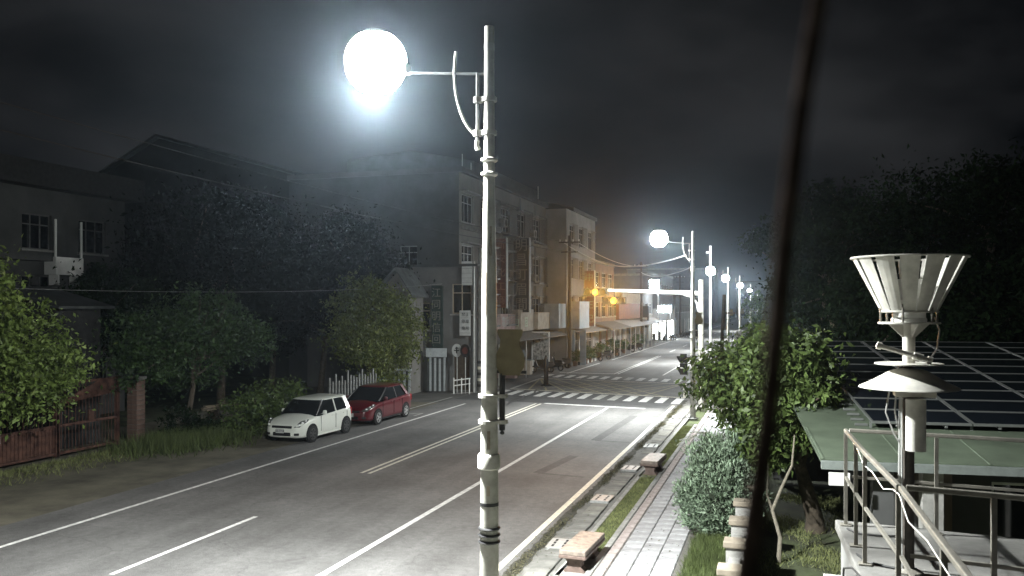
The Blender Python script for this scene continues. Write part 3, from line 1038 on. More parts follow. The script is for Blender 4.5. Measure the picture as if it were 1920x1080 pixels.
# ------------------------------------------------------------------ cars
def car(name, label, loc, rz, L, Wd, Hh, paint, rim, wb, fo, kind):
    t = thing(name, label, 'car', loc, rz, group='cars parked on the left shoulder')
    hw = Wd / 2
    y0 = -L / 2
    # stations along length (front = -y): (y, half width, z bottom, z shoulder, z top)
    if kind == 'swift':
        st = [(0.0, .60, .30, .56, .62), (.05, .74, .22, .66, .70), (.20, .93, .19, .74, .80), (.45, .985, .18, .82, .90), (.85, 1.0, .18, .88, .98), (1.15, 1.0, .18, .91, 1.03),
              (2.0, 1.0, .18, .95, 1.0), (2.9, 1.0, .18, .98, 1.02), (3.35, .99, .20, 1.0, 1.04), (3.58, .95, .26, .98, 1.02), (3.68, .86, .34, .92, .96), (3.70, .80, .40, .86, .88)]
        gh = dict(f0=1.02, f1=1.62, r1=3.42, r0=3.62, zb=.96, zt=Hh - .05)
    else:
        st = [(0.0, .58, .30, .52, .56), (.06, .74, .22, .64, .68), (.25, .93, .19, .74, .80), (.60, .985, .18, .83, .92), (1.0, 1.0, .18, .90, 1.0), (1.25, 1.0, .18, .93, 1.04),
              (2.3, 1.0, .18, .97, 1.02), (3.3, 1.0, .18, 1.0, 1.04), (3.9, .99, .20, 1.02, 1.06), (4.15, .95, .26, 1.0, 1.04), (4.26, .86, .34, .94, .98), (4.30, .80, .40, .88, .90)]
        gh = dict(f0=1.0, f1=1.95, r1=3.65, r0=4.1, zb=.99, zt=Hh - .04)
    q = MB()
    rows = []
    for (yy, wf, zb, zs, zt) in st:
        w = hw * wf
        rows.append([(-0.0, zb), (w * .90, zb), (w * .985, zb + .08), (w, zb + (zs - zb) * .45), (w * .985, zs - .06), (w * .93, zs), (w * .60, zs + (zt - zs) * .75), (0, zt)])
    vs, k = [], len(rows[0])
    full = 2 * k - 2
    for (yy, *_), rw in zip(st, rows):
        ring = [(a, y0 + yy, c) for a, c in rw] + [(-a, y0 + yy, c) for a, c in rw[-2:0:-1]]
        vs += ring
    fs = []
    for i in range(len(st) - 1):
        for j in range(full):
            a, b2 = i * full + j, i * full + (j + 1) % full
            fs.append((a, b2, b2 + full, a + full))
    fs.append(tuple(range(full)))
    fs.append(tuple(range((len(st) - 1) * full, len(st) * full))[::-1])
    q.add(vs, fs)
    body = q.build('body', paint, t, smooth=False)
    body.data.polygons.foreach_set('use_smooth', [True] * len(body.data.polygons))
    ss = body.modifiers.new('smooth', 'SUBSURF')
    ss.levels = ss.render_levels = 2
    # glasshouse: glass loft + roof + pillars
    f0, f1, r1, r0, zb, zt = (gh[k_] for k_ in ('f0', 'f1', 'r1', 'r0', 'zb', 'zt'))
    wb_, wt = hw * .93, hw * .74

    def lvl(s):
        e = s ** 0.9
        w = wb_ + (wt - wb_) * e
        a = f0 + (f1 - f0) * s
        c = r0 + (r1 - r0) * s
        z = zb + (zt - zb) * s
        return w, a, c, z
    q = MB()
    w0, a0, c0, z0 = lvl(0)
    w1, a1, c1, z1 = lvl(1)

    def ringpts(w, a, c, z):
        mid = (a + c) / 2
        return [(-w * .93, y0 + a, z), (-w * .5, y0 + a - .09, z), (w * .5, y0 + a - .09, z), (w * .93, y0 + a, z), (w, y0 + a + .22, z), (w * 1.0, y0 + mid, z), (w * .98, y0 + c - .2, z), (w * .86, y0 + c, z),
                (-w * .86, y0 + c, z), (-w * .98, y0 + c - .2, z), (-w, y0 + mid, z), (-w, y0 + a + .22, z)]
    r0p, r1p = ringpts(w0, a0, c0, z0 - .06), ringpts(w1, a1, c1, z1)
    nR = len(r0p)
    q.add(r0p + r1p, [(i, (i + 1) % nR, (i + 1) % nR + nR, i + nR) for i in range(nR)])
    q.build('window_glass', M_GLASS, t)
    q = MB()
    e = 1.015
    ra = [(x * e, y, z - .035) for x, y, z in r1p]
    rb = [(x * e, y + (.02 if y > y0 + 2 else -.02), z) for x, y, z in r1p]
    rc = [(x * .86, (y - (y0 + (a1 + c1) / 2)) * .9 + y0 + (a1 + c1) / 2, z + .045) for x, y, z in r1p]
    q.add(ra + rb + rc, [(i, (i + 1) % nR, (i + 1) % nR + nR, i + nR) for i in range(nR)] + [(i + nR, (i + 1) % nR + nR, (i + 1) % nR + 2 * nR, i + 2 * nR) for i in range(nR)]
          + [tuple(range(2 * nR, 3 * nR))])
    ro = q.build('roof', paint, t, smooth=True)
    for sx in (-1, 1):
        q = MB()
        pa = Vector((sx * w0 * .95, y0 + a0 + .06, z0 - .03))
        pb = Vector((sx * w1 * .965, y0 + a1 + .06, z1 - .02))
        q.tube([pa, pa.lerp(pb, .5) + Vector((sx * .02, 0, .01)), pb], .035, 6)
        q.build('pillar', M_BLACK, t, smooth=True)
        mid = (a0 + c0) / 2 + .12
        q = MB()
        q.tube([(sx * (w0 + .004), y0 + mid, z0 - .03), (sx * (w1 + .006), y0 + mid - .02, z1 - .02)], .028, 5)
        q.build('pillar', M_BLACK if kind != 'swift' else paint, t)
        q = MB()
        q.add([(sx * (w0 + .022), y0 + c0 - .36, z0 - .05), (sx * (w0 * .9 + .022), y0 + c0 + .025, z0 - .05), (sx * (w1 * .88 + .022), y0 + c1 + .035, z1), (sx * (w1 + .024), y0 + c1 - .34, z1)], [(0, 1, 2, 3)])
        q.build('rear_pillar', paint, t)
        # mirror
        q = MB()
        q.lathe([(.0, -.09), (.07, -.07), (.085, 0), (.06, .07), (.0, .085)], c=(sx * (w0 + .12), y0 + a0 + .42, z0 + .06), n=10, cap=False)
        q.tube([(sx * (w0 - .02), y0 + a0 + .44, z0), (sx * (w0 + .08), y0 + a0 + .42, z0 + .03)], .02, 6)
        q.build('mirror', paint, t, smooth=True)
        # handles, door seam
        for dy in (1.15, 1.95):
            q = MB()
            q.box((sx * (hw * .985 + .004), y0 + f0 + dy, .84), (.03, .17, .03))
            q.build('door_handle', paint, t)
        for dy in (.28, 1.32, 2.15):
            q = MB()
            q.box((sx * (hw * .997), y0 + f0 + dy, .62), (.012, .008, .56))
            q.build('door_seam', M_BLACKM, t)
        q = MB()
        q.box((sx * hw * .95, 0, .22), (.05, wb - .62, .06))
        q.build('sill', M_BLACK if kind != 'swift' else paint, t)
        # headlight and taillight
        q = MB()
        if kind == 'swift':
            P4 = [(sx * hw * .58, .045, .60), (sx * hw * .80, .13, .60), (sx * hw * .97, .46, .80), (sx * hw * .93, .55, .86), (sx * hw * .74, .28, .80)]
        else:
            P4 = [(sx * hw * .54, .05, .62), (sx * hw * .82, .15, .62), (sx * hw * .98, .58, .82), (sx * hw * .93, .72, .88), (sx * hw * .72, .30, .76)]
        nv = len(P4)
        outw = [(a * 1.02, y0 + yv - .035, c + .012) for a, yv, c in P4]
        inn = [(a * .93, y0 + yv + .10, c - .02) for a, yv, c in P4]
        q.add(outw + inn, [tuple(range(nv))] + [(i, (i + 1) % nv, (i + 1) % nv + nv, i + nv) for i in range(nv)])
        hl = q.build('headlight', M_HLGLASS, t)
        for f_ in (.22, .5, .78):
            g_ = MB()
            c_ = Vector(outw[0]).lerp(Vector(outw[1]), .5).lerp(Vector(outw[3]), f_)
            g_.lathe([(.0, -.05), (.036, -.035), (.048, 0), (.036, .035), (.0, .05)], c=tuple(c_ + Vector((0, -.006, .004))), n=10, cap=False)
            g_.build('reflector', M_LENS, hl, smooth=True)
        q = MB()
        q.box((sx * hw * .87, y0 + L - .13, .84), (.12, .14, .30))
        bevel(q.build('taillight', M_RED, t), .03)
        q = MB()
        q.box((sx * hw * .70, y0 + .055, .36), (.18, .09, .085), rz=sx * .42)
        bevel(q.build('fog_lamp', M_BLACK, t), .02)
    # grille, intake, plate, wipers cowl
    q = MB()
    q.box((0, y0 + .018, .615), (hw * .98, .07, .085))
    g = bevel(q.build('grille', M_BLACKM, t), .015)
    q = MB()
    q.box((0, y0 + .004, .36), (hw * .86, .06, .13))
    bevel(q.build('air_intake', M_BLACKM, t), .02)
    q = MB()
    q.box((-.06 if kind == 'swift' else 0, y0 - .028, .475), (.34, .02, .15))
    pl = q.build('number_plate', M_SIGNW, t)
    text('plate_characters', 'OS-7718' if kind == 'swift' else '6752', .11, ((-.06 if kind == 'swift' else 0), y0 - .042, .475), FACE_CAM, M_LETK, pl, ext=.002)
    q = MB()
    q.bb(-hw * .82, hw * .82, y0 + .35, y0 + L - .35, .16, .3)
    q.build('underside', M_BLACKM, t)
    # wheels
    wr = .305
    tm = MB()
    prof = [(.19, -.09), (wr - .03, -.1), (wr, -.07), (wr, .07), (wr - .03, .1), (.19, .09)]
    for r_, z_ in ():
        pass
    nseg = 22
    vs = []
    for r_, x_ in prof:
        for k2 in range(nseg):
            a = 2 * math.pi * k2 / nseg
            vs.append((x_, r_ * math.cos(a), r_ * math.sin(a)))
    fs = [(i * nseg + k2, i * nseg + (k2 + 1) % nseg, (i + 1) * nseg + (k2 + 1) % nseg, (i + 1) * nseg + k2) for i in range(len(prof) - 1) for k2 in range(nseg)]
    tm.add(vs, fs)
    tyre = tm.mesh('tyre', M_TYRE, True)
    rm = MB()
    nsp = 7 if kind == 'swift' else 5
    rm.prism([(.20 * math.cos(a * math.pi / 10), .20 * math.sin(a * math.pi / 10)) for a in range(20)], (-.02, .02), 'x')
    rimd = rm.mesh('rim', M_RIMD if kind == 'swift' else M_BLACKM)
    sp = MB()
    for i in range(nsp):
        a = 2 * math.pi * i / nsp
        Mx = Matrix.Rotation(a, 3, 'X')
        sp.box(tuple(Mx @ Vector((.082, .115, 0))), (.03, .17, .055), M=Mx)
    sp.prism([(.055 * math.cos(a * math.pi / 5), .055 * math.sin(a * math.pi / 5)) for a in range(10)], (.05, .1), 'x')
    ring = MB()
    for i in range(20):
        a = 2 * math.pi * i / 20
        Mx = Matrix.Rotation(a, 3, 'X')
        sp.box(tuple(Mx @ Vector((.082, .192, 0))), (.03, .026, .064), M=Mx)
    spm = sp.mesh('spokes', rim)
    arch = MB()
    arch.prism([(.355 * math.cos(a * math.pi / 10), .355 * math.sin(a * math.pi / 10)) for a in range(20)], (-.05, .0), 'x')
    archm = arch.mesh('arch', M_BLACKM)
    for sx in (-1, 1):
        for wy in (y0 + fo, y0 + fo + wb):
            w = bpy.data.objects.new('wheel', None)
            COL.objects.link(w)
            w.parent = t
            w.location = (sx * (hw - .075), wy, wr)
            w.rotation_euler = (0, 0, 0 if sx > 0 else math.pi)
            inst('tyre', tyre, w)
            inst('rim', rimd, w)
            inst('spokes', spm, w)
            inst('wheel_arch', archm, t, (sx * (hw + .004), wy, .335), 0 if sx > 0 else math.pi)
    return t


car('parked_car', 'white compact hatchback parked on the left shoulder, nearest of the two cars', (-17.22, 28.85, 0), R(-2), 3.70, 1.69, 1.51, M_CARW, M_RIMD, 2.38, .72, 'swift')
car('parked_car', 'dark red hatchback parked right behind the white hatchback', (-17.06, 33.95, 0), R(-1), 4.30, 1.75, 1.52, M_CARR, M_RIM, 2.66, .85, 'red')

# ------------------------------------------------------------------ buildings
def wall_holes(q, o, u, v, n, Wd, Hh, holes, depth):
    """wall sheet from o along u (width) and v (height) with rectangular openings and reveals going along -n."""
    o, u, v, n = (Vector(a) for a in (o, u, v, n))
    xs = sorted({0, Wd} | {h[0] for h in holes} | {h[1] for h in holes})
    zs = sorted({0, Hh} | {h[2] for h in holes} | {h[3] for h in holes})
    P = lambda a, c, d=0: tuple(o + u * a + v * c - n * d)
    for x0, x1 in zip(xs, xs[1:]):
        for z0, z1 in zip(zs, zs[1:]):
            cx, cz = (x0 + x1) / 2, (z0 + z1) / 2
            if any(h[0] < cx < h[1] and h[2] < cz < h[3] for h in holes):
                continue
            q.add([P(x0, z0), P(x1, z0), P(x1, z1), P(x0, z1)], [(0, 1, 2, 3)])
    for x0, x1, z0, z1 in holes:
        for a, c, e, f in (((x0, z0), (x1, z0), 0, 0), ((x1, z0), (x1, z1), 0, 0), ((x1, z1), (x0, z1), 0, 0), ((x0, z1), (x0, z0), 0, 0)):
            q.add([P(*a), P(*c), P(*c, depth), P(*a, depth)], [(0, 1, 2, 3)])


def windows(par, o, u, v, n, holes, depth, mull=1, bars=0, frame=None, hood=False, lit=None):
    o, u, v, n = (Vector(a) for a in (o, u, v, n))
    Mx = Matrix((u, n, v)).transposed()
    for x0, x1, z0, z1 in holes:
        c = o + u * (x0 + x1) / 2 + v * (z0 + z1) / 2 - n * (depth - .03)
        w, h = x1 - x0, z1 - z0
        q = MB()
        for cx, cz, sx, sz in ((0, h / 2 - .03, w, .06), (0, -h / 2 + .03, w, .06), (-w / 2 + .03, 0, .06, h - .12), (w / 2 - .03, 0, .06, h - .12)):
            q.box(tuple(Mx @ Vector((cx, 0, cz))), (sx, .06, sz), M=Mx)
        for k in range(mull):
            q.box(tuple(Mx @ Vector((-w / 2 + w * (k + 1) / (mull + 1), .004, 0))), (.06, .06, h - .12), M=Mx)
        if h > 1.3:
            q.box(tuple(Mx @ Vector((0, .008, h * .2))), (w - .12, .05, .05), M=Mx)
        wo_ = q.build('window', frame or M_FRAME, par)
        wo_.location = c
        q = MB()
        q.box((0, 0, 0), (w - .1, .015, h - .1), M=Mx)
        q.build('pane', M_GLASS, wo_)
        q = MB()
        q.box(tuple(Mx @ Vector((0, depth * .5 + .07, -h / 2 - .05))), (w + .16, .18, .08), M=Mx)
        q.build('sill', M_CONC, wo_)
        if hood:
            q = MB()
            q.box(tuple(Mx @ Vector((0, depth + .18, h / 2 + .12))), (w + .4, .5, .08), M=Mx)
            q.build('window_hood', M_CONC, wo_)
        if bars:
            q = MB()
            for k in range(bars + 1):
                q.box(tuple(Mx @ Vector((-w / 2 + w * k / bars, depth + .28, 0))), (.02, .02, h + .1), M=Mx)
            for zz in (-h / 2, -h / 6, h / 6, h / 2):
                q.box(tuple(Mx @ Vector((0, depth + .30, zz))), (w + .04, .02, .025), M=Mx)
            for sxx in (-w / 2, w / 2):
                q.box(tuple(Mx @ Vector((sxx, depth + .14, h / 2))), (.02, .28, .02), M=Mx)
                q.box(tuple(Mx @ Vector((sxx, depth + .14, -h / 2))), (.02, .28, .02), M=Mx)
            q.build('window_grille', mat('rusty grille', (.10, .085, .075), .7, var=.4), wo_)


XP, YM, UZ = (0, 1, 0), (1, 0, 0), (0, 0, 1)   # direction along walls


def block(par, x0, x1, y0, y1, h, wallm, holes_road=(), holes_cam=(), depth=.18, z0=0, name='wall', cam_mat=None):
    """box building: road side x1 (faces +X), near side y0 (faces -Y)."""
    q = MB()
    wall_holes(q, (x1, y0, z0), (0, 1, 0), UZ, (1, 0, 0), y1 - y0, h, list(holes_road), depth)
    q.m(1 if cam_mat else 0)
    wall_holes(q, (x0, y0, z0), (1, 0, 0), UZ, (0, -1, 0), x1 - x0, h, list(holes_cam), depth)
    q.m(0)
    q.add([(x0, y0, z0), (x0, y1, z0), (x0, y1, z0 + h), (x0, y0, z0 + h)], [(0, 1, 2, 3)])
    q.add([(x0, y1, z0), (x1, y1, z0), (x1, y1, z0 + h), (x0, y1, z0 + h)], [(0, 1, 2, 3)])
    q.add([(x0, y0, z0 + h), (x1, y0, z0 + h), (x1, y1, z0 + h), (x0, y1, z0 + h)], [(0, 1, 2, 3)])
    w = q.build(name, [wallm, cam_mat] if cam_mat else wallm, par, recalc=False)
    return w


def wins_road(par, x1, y0, holes, z0=0, depth=.18, **k):
    windows(par, (x1, y0, z0), (0, 1, 0), UZ, (1, 0, 0), holes, depth, **k)


def wins_cam(par, x0, y0, holes, z0=0, depth=.18, **k):
    windows(par, (x0, y0, z0), (1, 0, 0), UZ, (0, -1, 0), holes, depth, **k)


# A: dark block at far left
bA = thing('apartment_block', 'dark flat-roofed block behind the rusty gate at far left', 'building', (0, 0, 0))
hA = [(x, x + w, z, z + h) for z, h in ((1.0, 1.6), (4.6, 1.7), (7.4, 1.5)) for x, w in ((1.5, 1.6), (5.0, 1.6), (9.0, 1.7), (12.6, 1.6), (15.6, 1.5), (18.6, 1.6))]
block(bA, -44, -30, 12, 33.4, 10, M_PLASTERD, hA)
wins_road(bA, -30, 12, hA, mull=2, bars=0, frame=mat('dull dark window frame', (.10, .10, .098), .6, var=.3))
q = MB()
q.bb(-44.4, -29.2, 11.6, 33.8, 9.98, 11.0)
q.build('parapet', mat('black roof band', (.03, .03, .03), .9, var=.3), bA)
for z in (3.6, 6.9):
    q = MB()
    q.bb(-30, -29.5, 12.2, 33.2, z, z + .22)
    q.build('floor_band', M_PLASTERD, bA)
q = MB()
q.bb(-29.98, -29.35, 28.7, 30.2, 6.35, 7.1)
q.build('air_conditioner', M_WHITE, bA)
for yy in (28.9, 30.0):
    q = MB()
    q.bb(-29.9, -29.4, yy - .04, yy + .04, 5.9, 6.35)
    q.build('air_conditioner_bracket', M_WHITE, bA)
for yy in (28.7, 30.1):
    q = MB()
    q.bb(-29.45, -29.38, yy, yy + .08, 7.1, 8.7)
    q.build('drain_pipe', M_WHITE, bA)
# B: big gabled block behind
bB = thing('gabled_hall', 'large plain gabled hall looming dim behind the trees', 'building', (0, 0, 0))
q = MB()
q.prism([(-50, 0), (-27, 0), (-27, 12.6), (-43.6, 17.3), (-50, 14.2)], (52, 70), 'y')
q.build('wall', mat('night darkened render', (.035, .036, .036), .95, var=.35, scale=.5), bB)  # wall colour lowered so the hall sinks into the night dark
q = MB()
for a, c in (((-50.4, 14.0), (-43.6, 17.35)), ((-43.6, 17.35), (-26.6, 12.5))):
    q.add([(a[0], 51.6, a[1] + .05), (c[0], 51.6, c[1] + .05), (c[0], 70.4, c[1] + .05), (a[0], 70.4, a[1] + .05),
           (a[0], 51.6, a[1] + .25), (c[0], 51.6, c[1] + .25), (c[0], 70.4, c[1] + .25), (a[0], 70.4, a[1] + .25)],
          [(0, 1, 2, 3), (4, 5, 6, 7), (0, 1, 5, 4), (1, 2, 6, 5), (2, 3, 7, 6), (3, 0, 4, 7)])
q.build('roof', M_TIND, bB)
# C: four-storey building with shop signs
bC = thing('shop_house', 'four-storey tiled shop building with tall vertical signs beyond the junction', 'building', (0, 0, 0))
hC = []
for z in (3.9, 7.1, 10.3):
    for x in (0.5, 4.1, 8.3, 12.2, 16.4):
        hC.append((x, x + 2.1, z, z + 1.75))
hCg = [(1.0, 4.6, 0.1, 2.7), (6.0, 9.6, .1, 2.7), (11, 14.8, .1, 2.7), (16, 19.6, .1, 2.7)]
block(bC, -31, -19, 49.3, 69.6, 13.3, M_TILE, hC + hCg, [(4.0, 5.2, 7.4, 8.8), (8.0, 9.2, 7.4, 8.8)], cam_mat=mat('bare cement side darkened for night', (.062, .064, .064), .95, var=.5, scale=.35, bump=.2, bscale=8, detail=12))  # near side darker in colour to stand for the unlit murk there
wins_road(bC, -19, 49.3, hC, mull=2, bars=0, hood=True)
wins_cam(bC, -31, 49.3, [(4.0, 5.2, 7.4, 8.8), (8.0, 9.2, 7.4, 8.8)])
for i, (a, c, e, f) in enumerate(hC):
    if i not in (0, 5, 10):
        q = MB()
        for k in range(13):
            q.bb(-18.42, -18.40, 49.3 + a - .15 + k * .2, 49.3 + a - .13 + k * .2, e - .25, f + .15)
        for zz in (e - .25, e + .4, e + 1.1, f + .15):
            q.bb(-18.43, -18.39, 49.3 + a - .17, 49.3 + c + .17, zz, zz + .04)
        q.bb(-19, -18.4, 49.3 + a - .17, 49.3 + c + .17, e - .3, e - .25)
        q.build('balcony_grille', MATS['rusty grille'] if 'rusty grille' in MATS else M_BLACK, bC)
for a, c, e, f in hCg:
    q = MB()
    for k in range(int((f - e) / .13)):
        q.bb(-19.14, -19.1, 49.3 + a, 49.3 + c, e + k * .13, e + k * .13 + .11)
    q.build('roller_shutter', M_TIN, bC)
for z in (3.35, 6.6, 9.8):
    q = MB()
    q.bb(-19, -18.78, 49.3, 69.6, z, z + .22)
    q.build('floor_band', M_CONC_D, bC)
q = MB()
q.bb(-31.1, -18.7, 49.2, 69.6, 13.3, 13.62)
q.build('parapet', M_PLASTERD, bC)
q = MB()
q.prism([(-29, 13.62), (-19.6, 13.62), (-19.6, 14.7), (-24, 15.6), (-29, 15.2)], (53.5, 69.2), 'y')
q.build('rooftop_shed', M_TIND, bC)
for p in ((50.4, 14.6), (52, 14.3), (68, 14.9)):
    q = MB()
    q.tube([(-19.2, p[0], 13.6), (-19.2, p[0], p[1])], .03, 5)
    q.build('aerial', M_POLE_D, bC)
for yy, zz in ((52.9, 7.3), (57.0, 10.6), (61.2, 7.2), (64.6, 10.4), (65.0, 6.9), (68.4, 4.4)):
    q = MB()
    q.bb(-18.98, -18.55, yy, yy + .8, zz, zz + .6)
    ac = bevel(q.build('air_conditioner', mat('dirty air conditioner', (.20, .20, .19), .7, var=.35, scale=4), bC), .02)
    q = MB()
    q.prism([(yy + .4 + .24 * math.cos(a * math.pi / 8), zz + .3 + .24 * math.sin(a * math.pi / 8)) for a in range(16)], (-18.555, -18.545), 'x')
    q.build('fan_grille', M_BLACKM, ac)
for yy in (53.6, 61.9, 66.0):
    q = MB()
    q.tube([(-18.88, yy, 3.5), (-18.88, yy, 13.2)], .05, 6)
    q.build('drain_pipe', M_TIN, bC)
# signs on C
def vsign(par, name, label, y, x0, x1, z0, z1, m, chars=None, cm=None, size=.8, edge=None, lab=None):
    q = MB()
    q.bb(x0, x1, y - .12, y + .12, z0, z1)
    s = q.build(name, m, par)
    if lab:
        s['label'] = lab
    if edge:
        q = MB()
        q.bb(x1, x1 + .06, y - .14, y + .14, z0 - .05, z1 + .05)
        q.build('edge_trim', edge, s)
    q = MB()
    for zz in (z0 + .4, z1 - .4):
        q.bb(x0 - .3, x0, y - .03, y + .03, zz - .03, zz + .03)
    q.build('bracket', M_BLACK, s)
    if chars:
        h = (z1 - z0) / len(chars)
        for i, ch in enumerate(chars):
            text('character', ch, size, ((x0 + x1) / 2, y - .125, z1 - h * (i + .5)), FACE_CAM, cm, s, ext=.01)
    return s


vsign(bC, 'vertical_sign', '', 60.4, -18.9, -17.72, 4.55, 10.0, M_SIGNK, '明昌町眉間', M_LET, 1.0, M_SIGNW, 'black vertical sign with faded pale characters')
vsign(bC, 'vertical_sign', '', 56.4, -18.95, -18.2, 4.9, 9.7, M_SIGNR, '新安化工商', mat('dull red lettering', (.20, .10, .07), .7, var=.3), .66, M_SIGNW, 'maroon vertical sign with a bright white edge strip')
q = MB()
q.bb(-18.9, -18.55, 55.0, 59.6, 3.25, 4.45)
s = q.build('shop_sign', M_SIGNP, bC)
text('sign_text', '電話', .8, (-18.54, 57.2, 3.85), FACE_ROAD, M_SIGNW, s)
q = MB()
q.bb(-18.9, -18.2, 59.8, 63.2, 3.15, 4.75)
s = q.build('shop_sign', M_SIGNT, bC)
text('sign_text', '回', .8, (-18.19, 61.2, 3.75), FACE_ROAD, mat('pale green lettering', (.45, .55, .40), .6, var=0), s)
text('sign_text', '回', .6, (-18.6, 59.79, 3.75), FACE_CAM, MATS['pale green lettering'], s)
q = MB()
q.bb(-18.9, -17.9, 63.4, 66.9, 3.2, 4.5)
q.build('shop_sign', M_SIGNT, bC)
q = MB()
q.bb(-18.95, -17.2, 67.1, 69.5, 3.2, 5.2)
q.build('shop_sign', M_SIGNB, bC)
q = MB()
q.prism([(-19, 3.1), (-16.9, 2.6), (-16.9, 2.66), (-19, 3.18)], (50.5, 69), 'y')
q.build('awning', mat('dusty awning', (.16, .15, .14), .8, var=.3), bC)
for yy in (51, 57, 63, 68.8):
    q = MB()
    q.tube([(-16.95, yy, 0), (-16.95, yy, 2.62)], .04, 6)
    q.build('awning_post', M_POLE_D, bC)
# D: pale building with plain side wall, then lower shops
bD = thing('pale_house', 'pale plastered four-storey house with a blank side wall beside the shop building', 'building', (0, 0, 0))
hD = [(x, x + 1.9, z, z + 1.7) for z in (4.2, 7.4, 10.3) for x in (1.0, 4.6, 8.4)] + [(1, 4.6, .1, 2.7), (6, 10.4, .1, 2.7)]
block(bD, -29, -17.2, 69.7, 81.2, 13.2, M_PLASTER, hD)
wins_road(bD, -17.2, 69.7, hD, mull=2, bars=8)
q = MB()
q.prism([(-29, 13.2), (-17.0, 13.2), (-17.0, 13.5), (-23, 14.8), (-29, 14.4)], (71.5, 81.2), 'y')
q.build('roof', M_TIND, bD)
q = MB()
q.bb(-17.18, -16.2, 70.2, 74, 3.1, 5.4)
q.build('shop_sign', M_SIGNB, bD)
vsign(bD, 'vertical_sign', '', 76.2, -17.1, -16.2, 3.2, 8.2, M_SIGNR, '中林正記', M_LET, .8, M_SIGNW, 'red-brown vertical sign lit by the amber glow')
q = MB()
q.prism([(-17.2, 3.0), (-15.9, 2.7), (-15.9, 2.76), (-17.2, 3.08)], (70, 81), 'y')
q.build('awning', MATS['dusty awning'], bD)


def shop(label, y0, y1, h, x1, m, floors, awn=None, wx=3.2, roofm=None):
    t = thing('shop_row_house', label, 'building', (0, 0, 0), group='row of shops along the left side')
    ho = []
    n = max(1, int((y1 - y0) / wx))
    st = (y1 - y0) / n
    for fl in range(1, floors):
        for i in range(n):
            ho.append((i * st + .5, i * st + st - .5, fl * 3.0 + .9, fl * 3.0 + 2.4))
    gr = [(i * st + .3, i * st + st - .3, .1, 2.6) for i in range(n)]
    block(t, x1 - 10, x1, y0, y1, h, m, ho + gr)
    wins_road(t, x1, y0, ho, mull=1)
    for i, (a, c, e, f) in enumerate(gr):
        q = MB()
        for k in range(19):
            q.bb(x1 - .14, x1 - .1, y0 + a, y0 + c, e + k * .132, e + k * .132 + .112)
        q.build('roller_shutter', M_TIN if i % 2 else mat('pale shutter', (.30, .30, .28), .6, metal=.2, var=.25, scale=2), t)
    q = MB()
    q.bb(x1 - 10.1, x1 + .1, y0 - .02, y1 - .04, h, h + .35)
    q.build('parapet', roofm or M_CONC_D, t)
    if awn:
        q = MB()
        q.prism([(x1, 3.3), (x1 + 2.0, 2.7), (x1 + 2.0, 2.78), (x1, 3.42)], (y0 + .3, y1 - .3), 'y')
        q.build('awning', awn, t)
        for i in range(n + 1):
            yy = y0 + .5 + (y1 - y0 - 1) * i / n
            q = MB()
            q.tube([(x1 + 1.95, yy, 0), (x1 + 1.95, yy, 2.72)], .035, 6)
            q.build('awning_post', M_POLE_D, t)
    return t


s1 = shop('three-storey brown tiled shop house glowing amber behind the signal', 81.4, 92, 9.2, -17.4, M_TILEB, 3, MATS['dusty awning'])
s2 = shop('low shop with a red fascia panel under the signal arm', 92.2, 112, 6.2, -17.6, mat('warm grey render', (.16, .14, .12), .9, var=.3, scale=.7), 2, mat('grey sheet awning', (.28, .27, .26), .7, var=.25))
q = MB()
q.bb(-17.55, -17.2, 94, 111, 3.5, 5.3)
s = q.build('fascia_panel', M_REDW, s2)
q = MB()
q.bb(-17.3, -17.1, 96.0, 110, 5.32, 6.5)
q.build('shop_sign', M_SIGNT, s2)
s3 = shop('grey two-storey shop house before the lit signs', 112.2, 124, 6.6, -17.8, M_PLASTER2, 2, MATS['dusty awning'])
s4 = shop('tall narrow house behind the lit shop', 134, 150, 9.8, -18, M_PLASTERD, 3)
s5 = shop('long low shop far along the left side', 150.2, 190, 6.4, -17.5, M_PLASTER2, 2)
# lit shop
t = thing('lit_shop', 'brightly lit open shop front far along the left side', 'shop', (0, 0, 0))
block(t, -28, -15.7, 124.3, 133.8, 4.6, M_PLASTER2, [(.5, 9.0, .1, 2.9)], [(9.3, 12.1, .15, 2.9)], depth=.4)
q = MB()
q.bb(-18.7, -15.95, 124.75, 133.3, .1, 2.95)
q.build('lit_interior', M_SHOP, t)
for i in range(4):
    q = MB()
    q.bb(-18.6 + i * .75, -18.15 + i * .75, 124.42, 124.7, .1, .7 + .3 * (i % 3))
    q.build('display_shelf', M_TIND, t)
for i in range(4):
    q = MB()
    q.bb(-18.72 + i * .93, -18.68 + i * .93, 124.34, 124.4, .15, 2.9)
    q.build('window_mullion', M_FRAME, t)


def lit_sign(label, x, y, z, w, h, poly=None, tilt=0):
    t = thing('lit_sign', label, 'sign', (x, y, 0))
    q = MB()
    q.bb(-w / 2, w / 2, -.15, .15, z - h / 2, z + h / 2)
    bevel(q.build('sign_box', M_LIT, t), .08, 3)
    q = MB()
    q.tube([(w * .42, .25, 0), (w * .42, .25, z + h / 2)], .07, 8)
    q.build('post', M_POLE_D, t, smooth=True)
    return t


lit_sign('tall white lit sign box above the signal arm', -17.0, 120, 7.75, 1.25, 1.9)
lit_sign('wide white lit sign box below the signal arm, near the lit shop', -15.7, 121, 4.6, 1.9, .95)
t = thing('dark_signboard', 'small dark signboard with a pale panel left of the lit signs', 'sign', (-17.1, 112, 0))
q = MB()
q.bb(-.55, .55, -.1, .1, 2.2, 5.0)
q.build('board', M_SIGNK, t)
q = MB()
q.bb(-.35, .35, -.13, -.1, 2.6, 3.5)
q.build('panel', M_SIGNW, t)
q = MB()
q.tube([(0, .12, 0), (0, .12, 5)], .06, 6)
q.build('post', M_POLE_D, t)

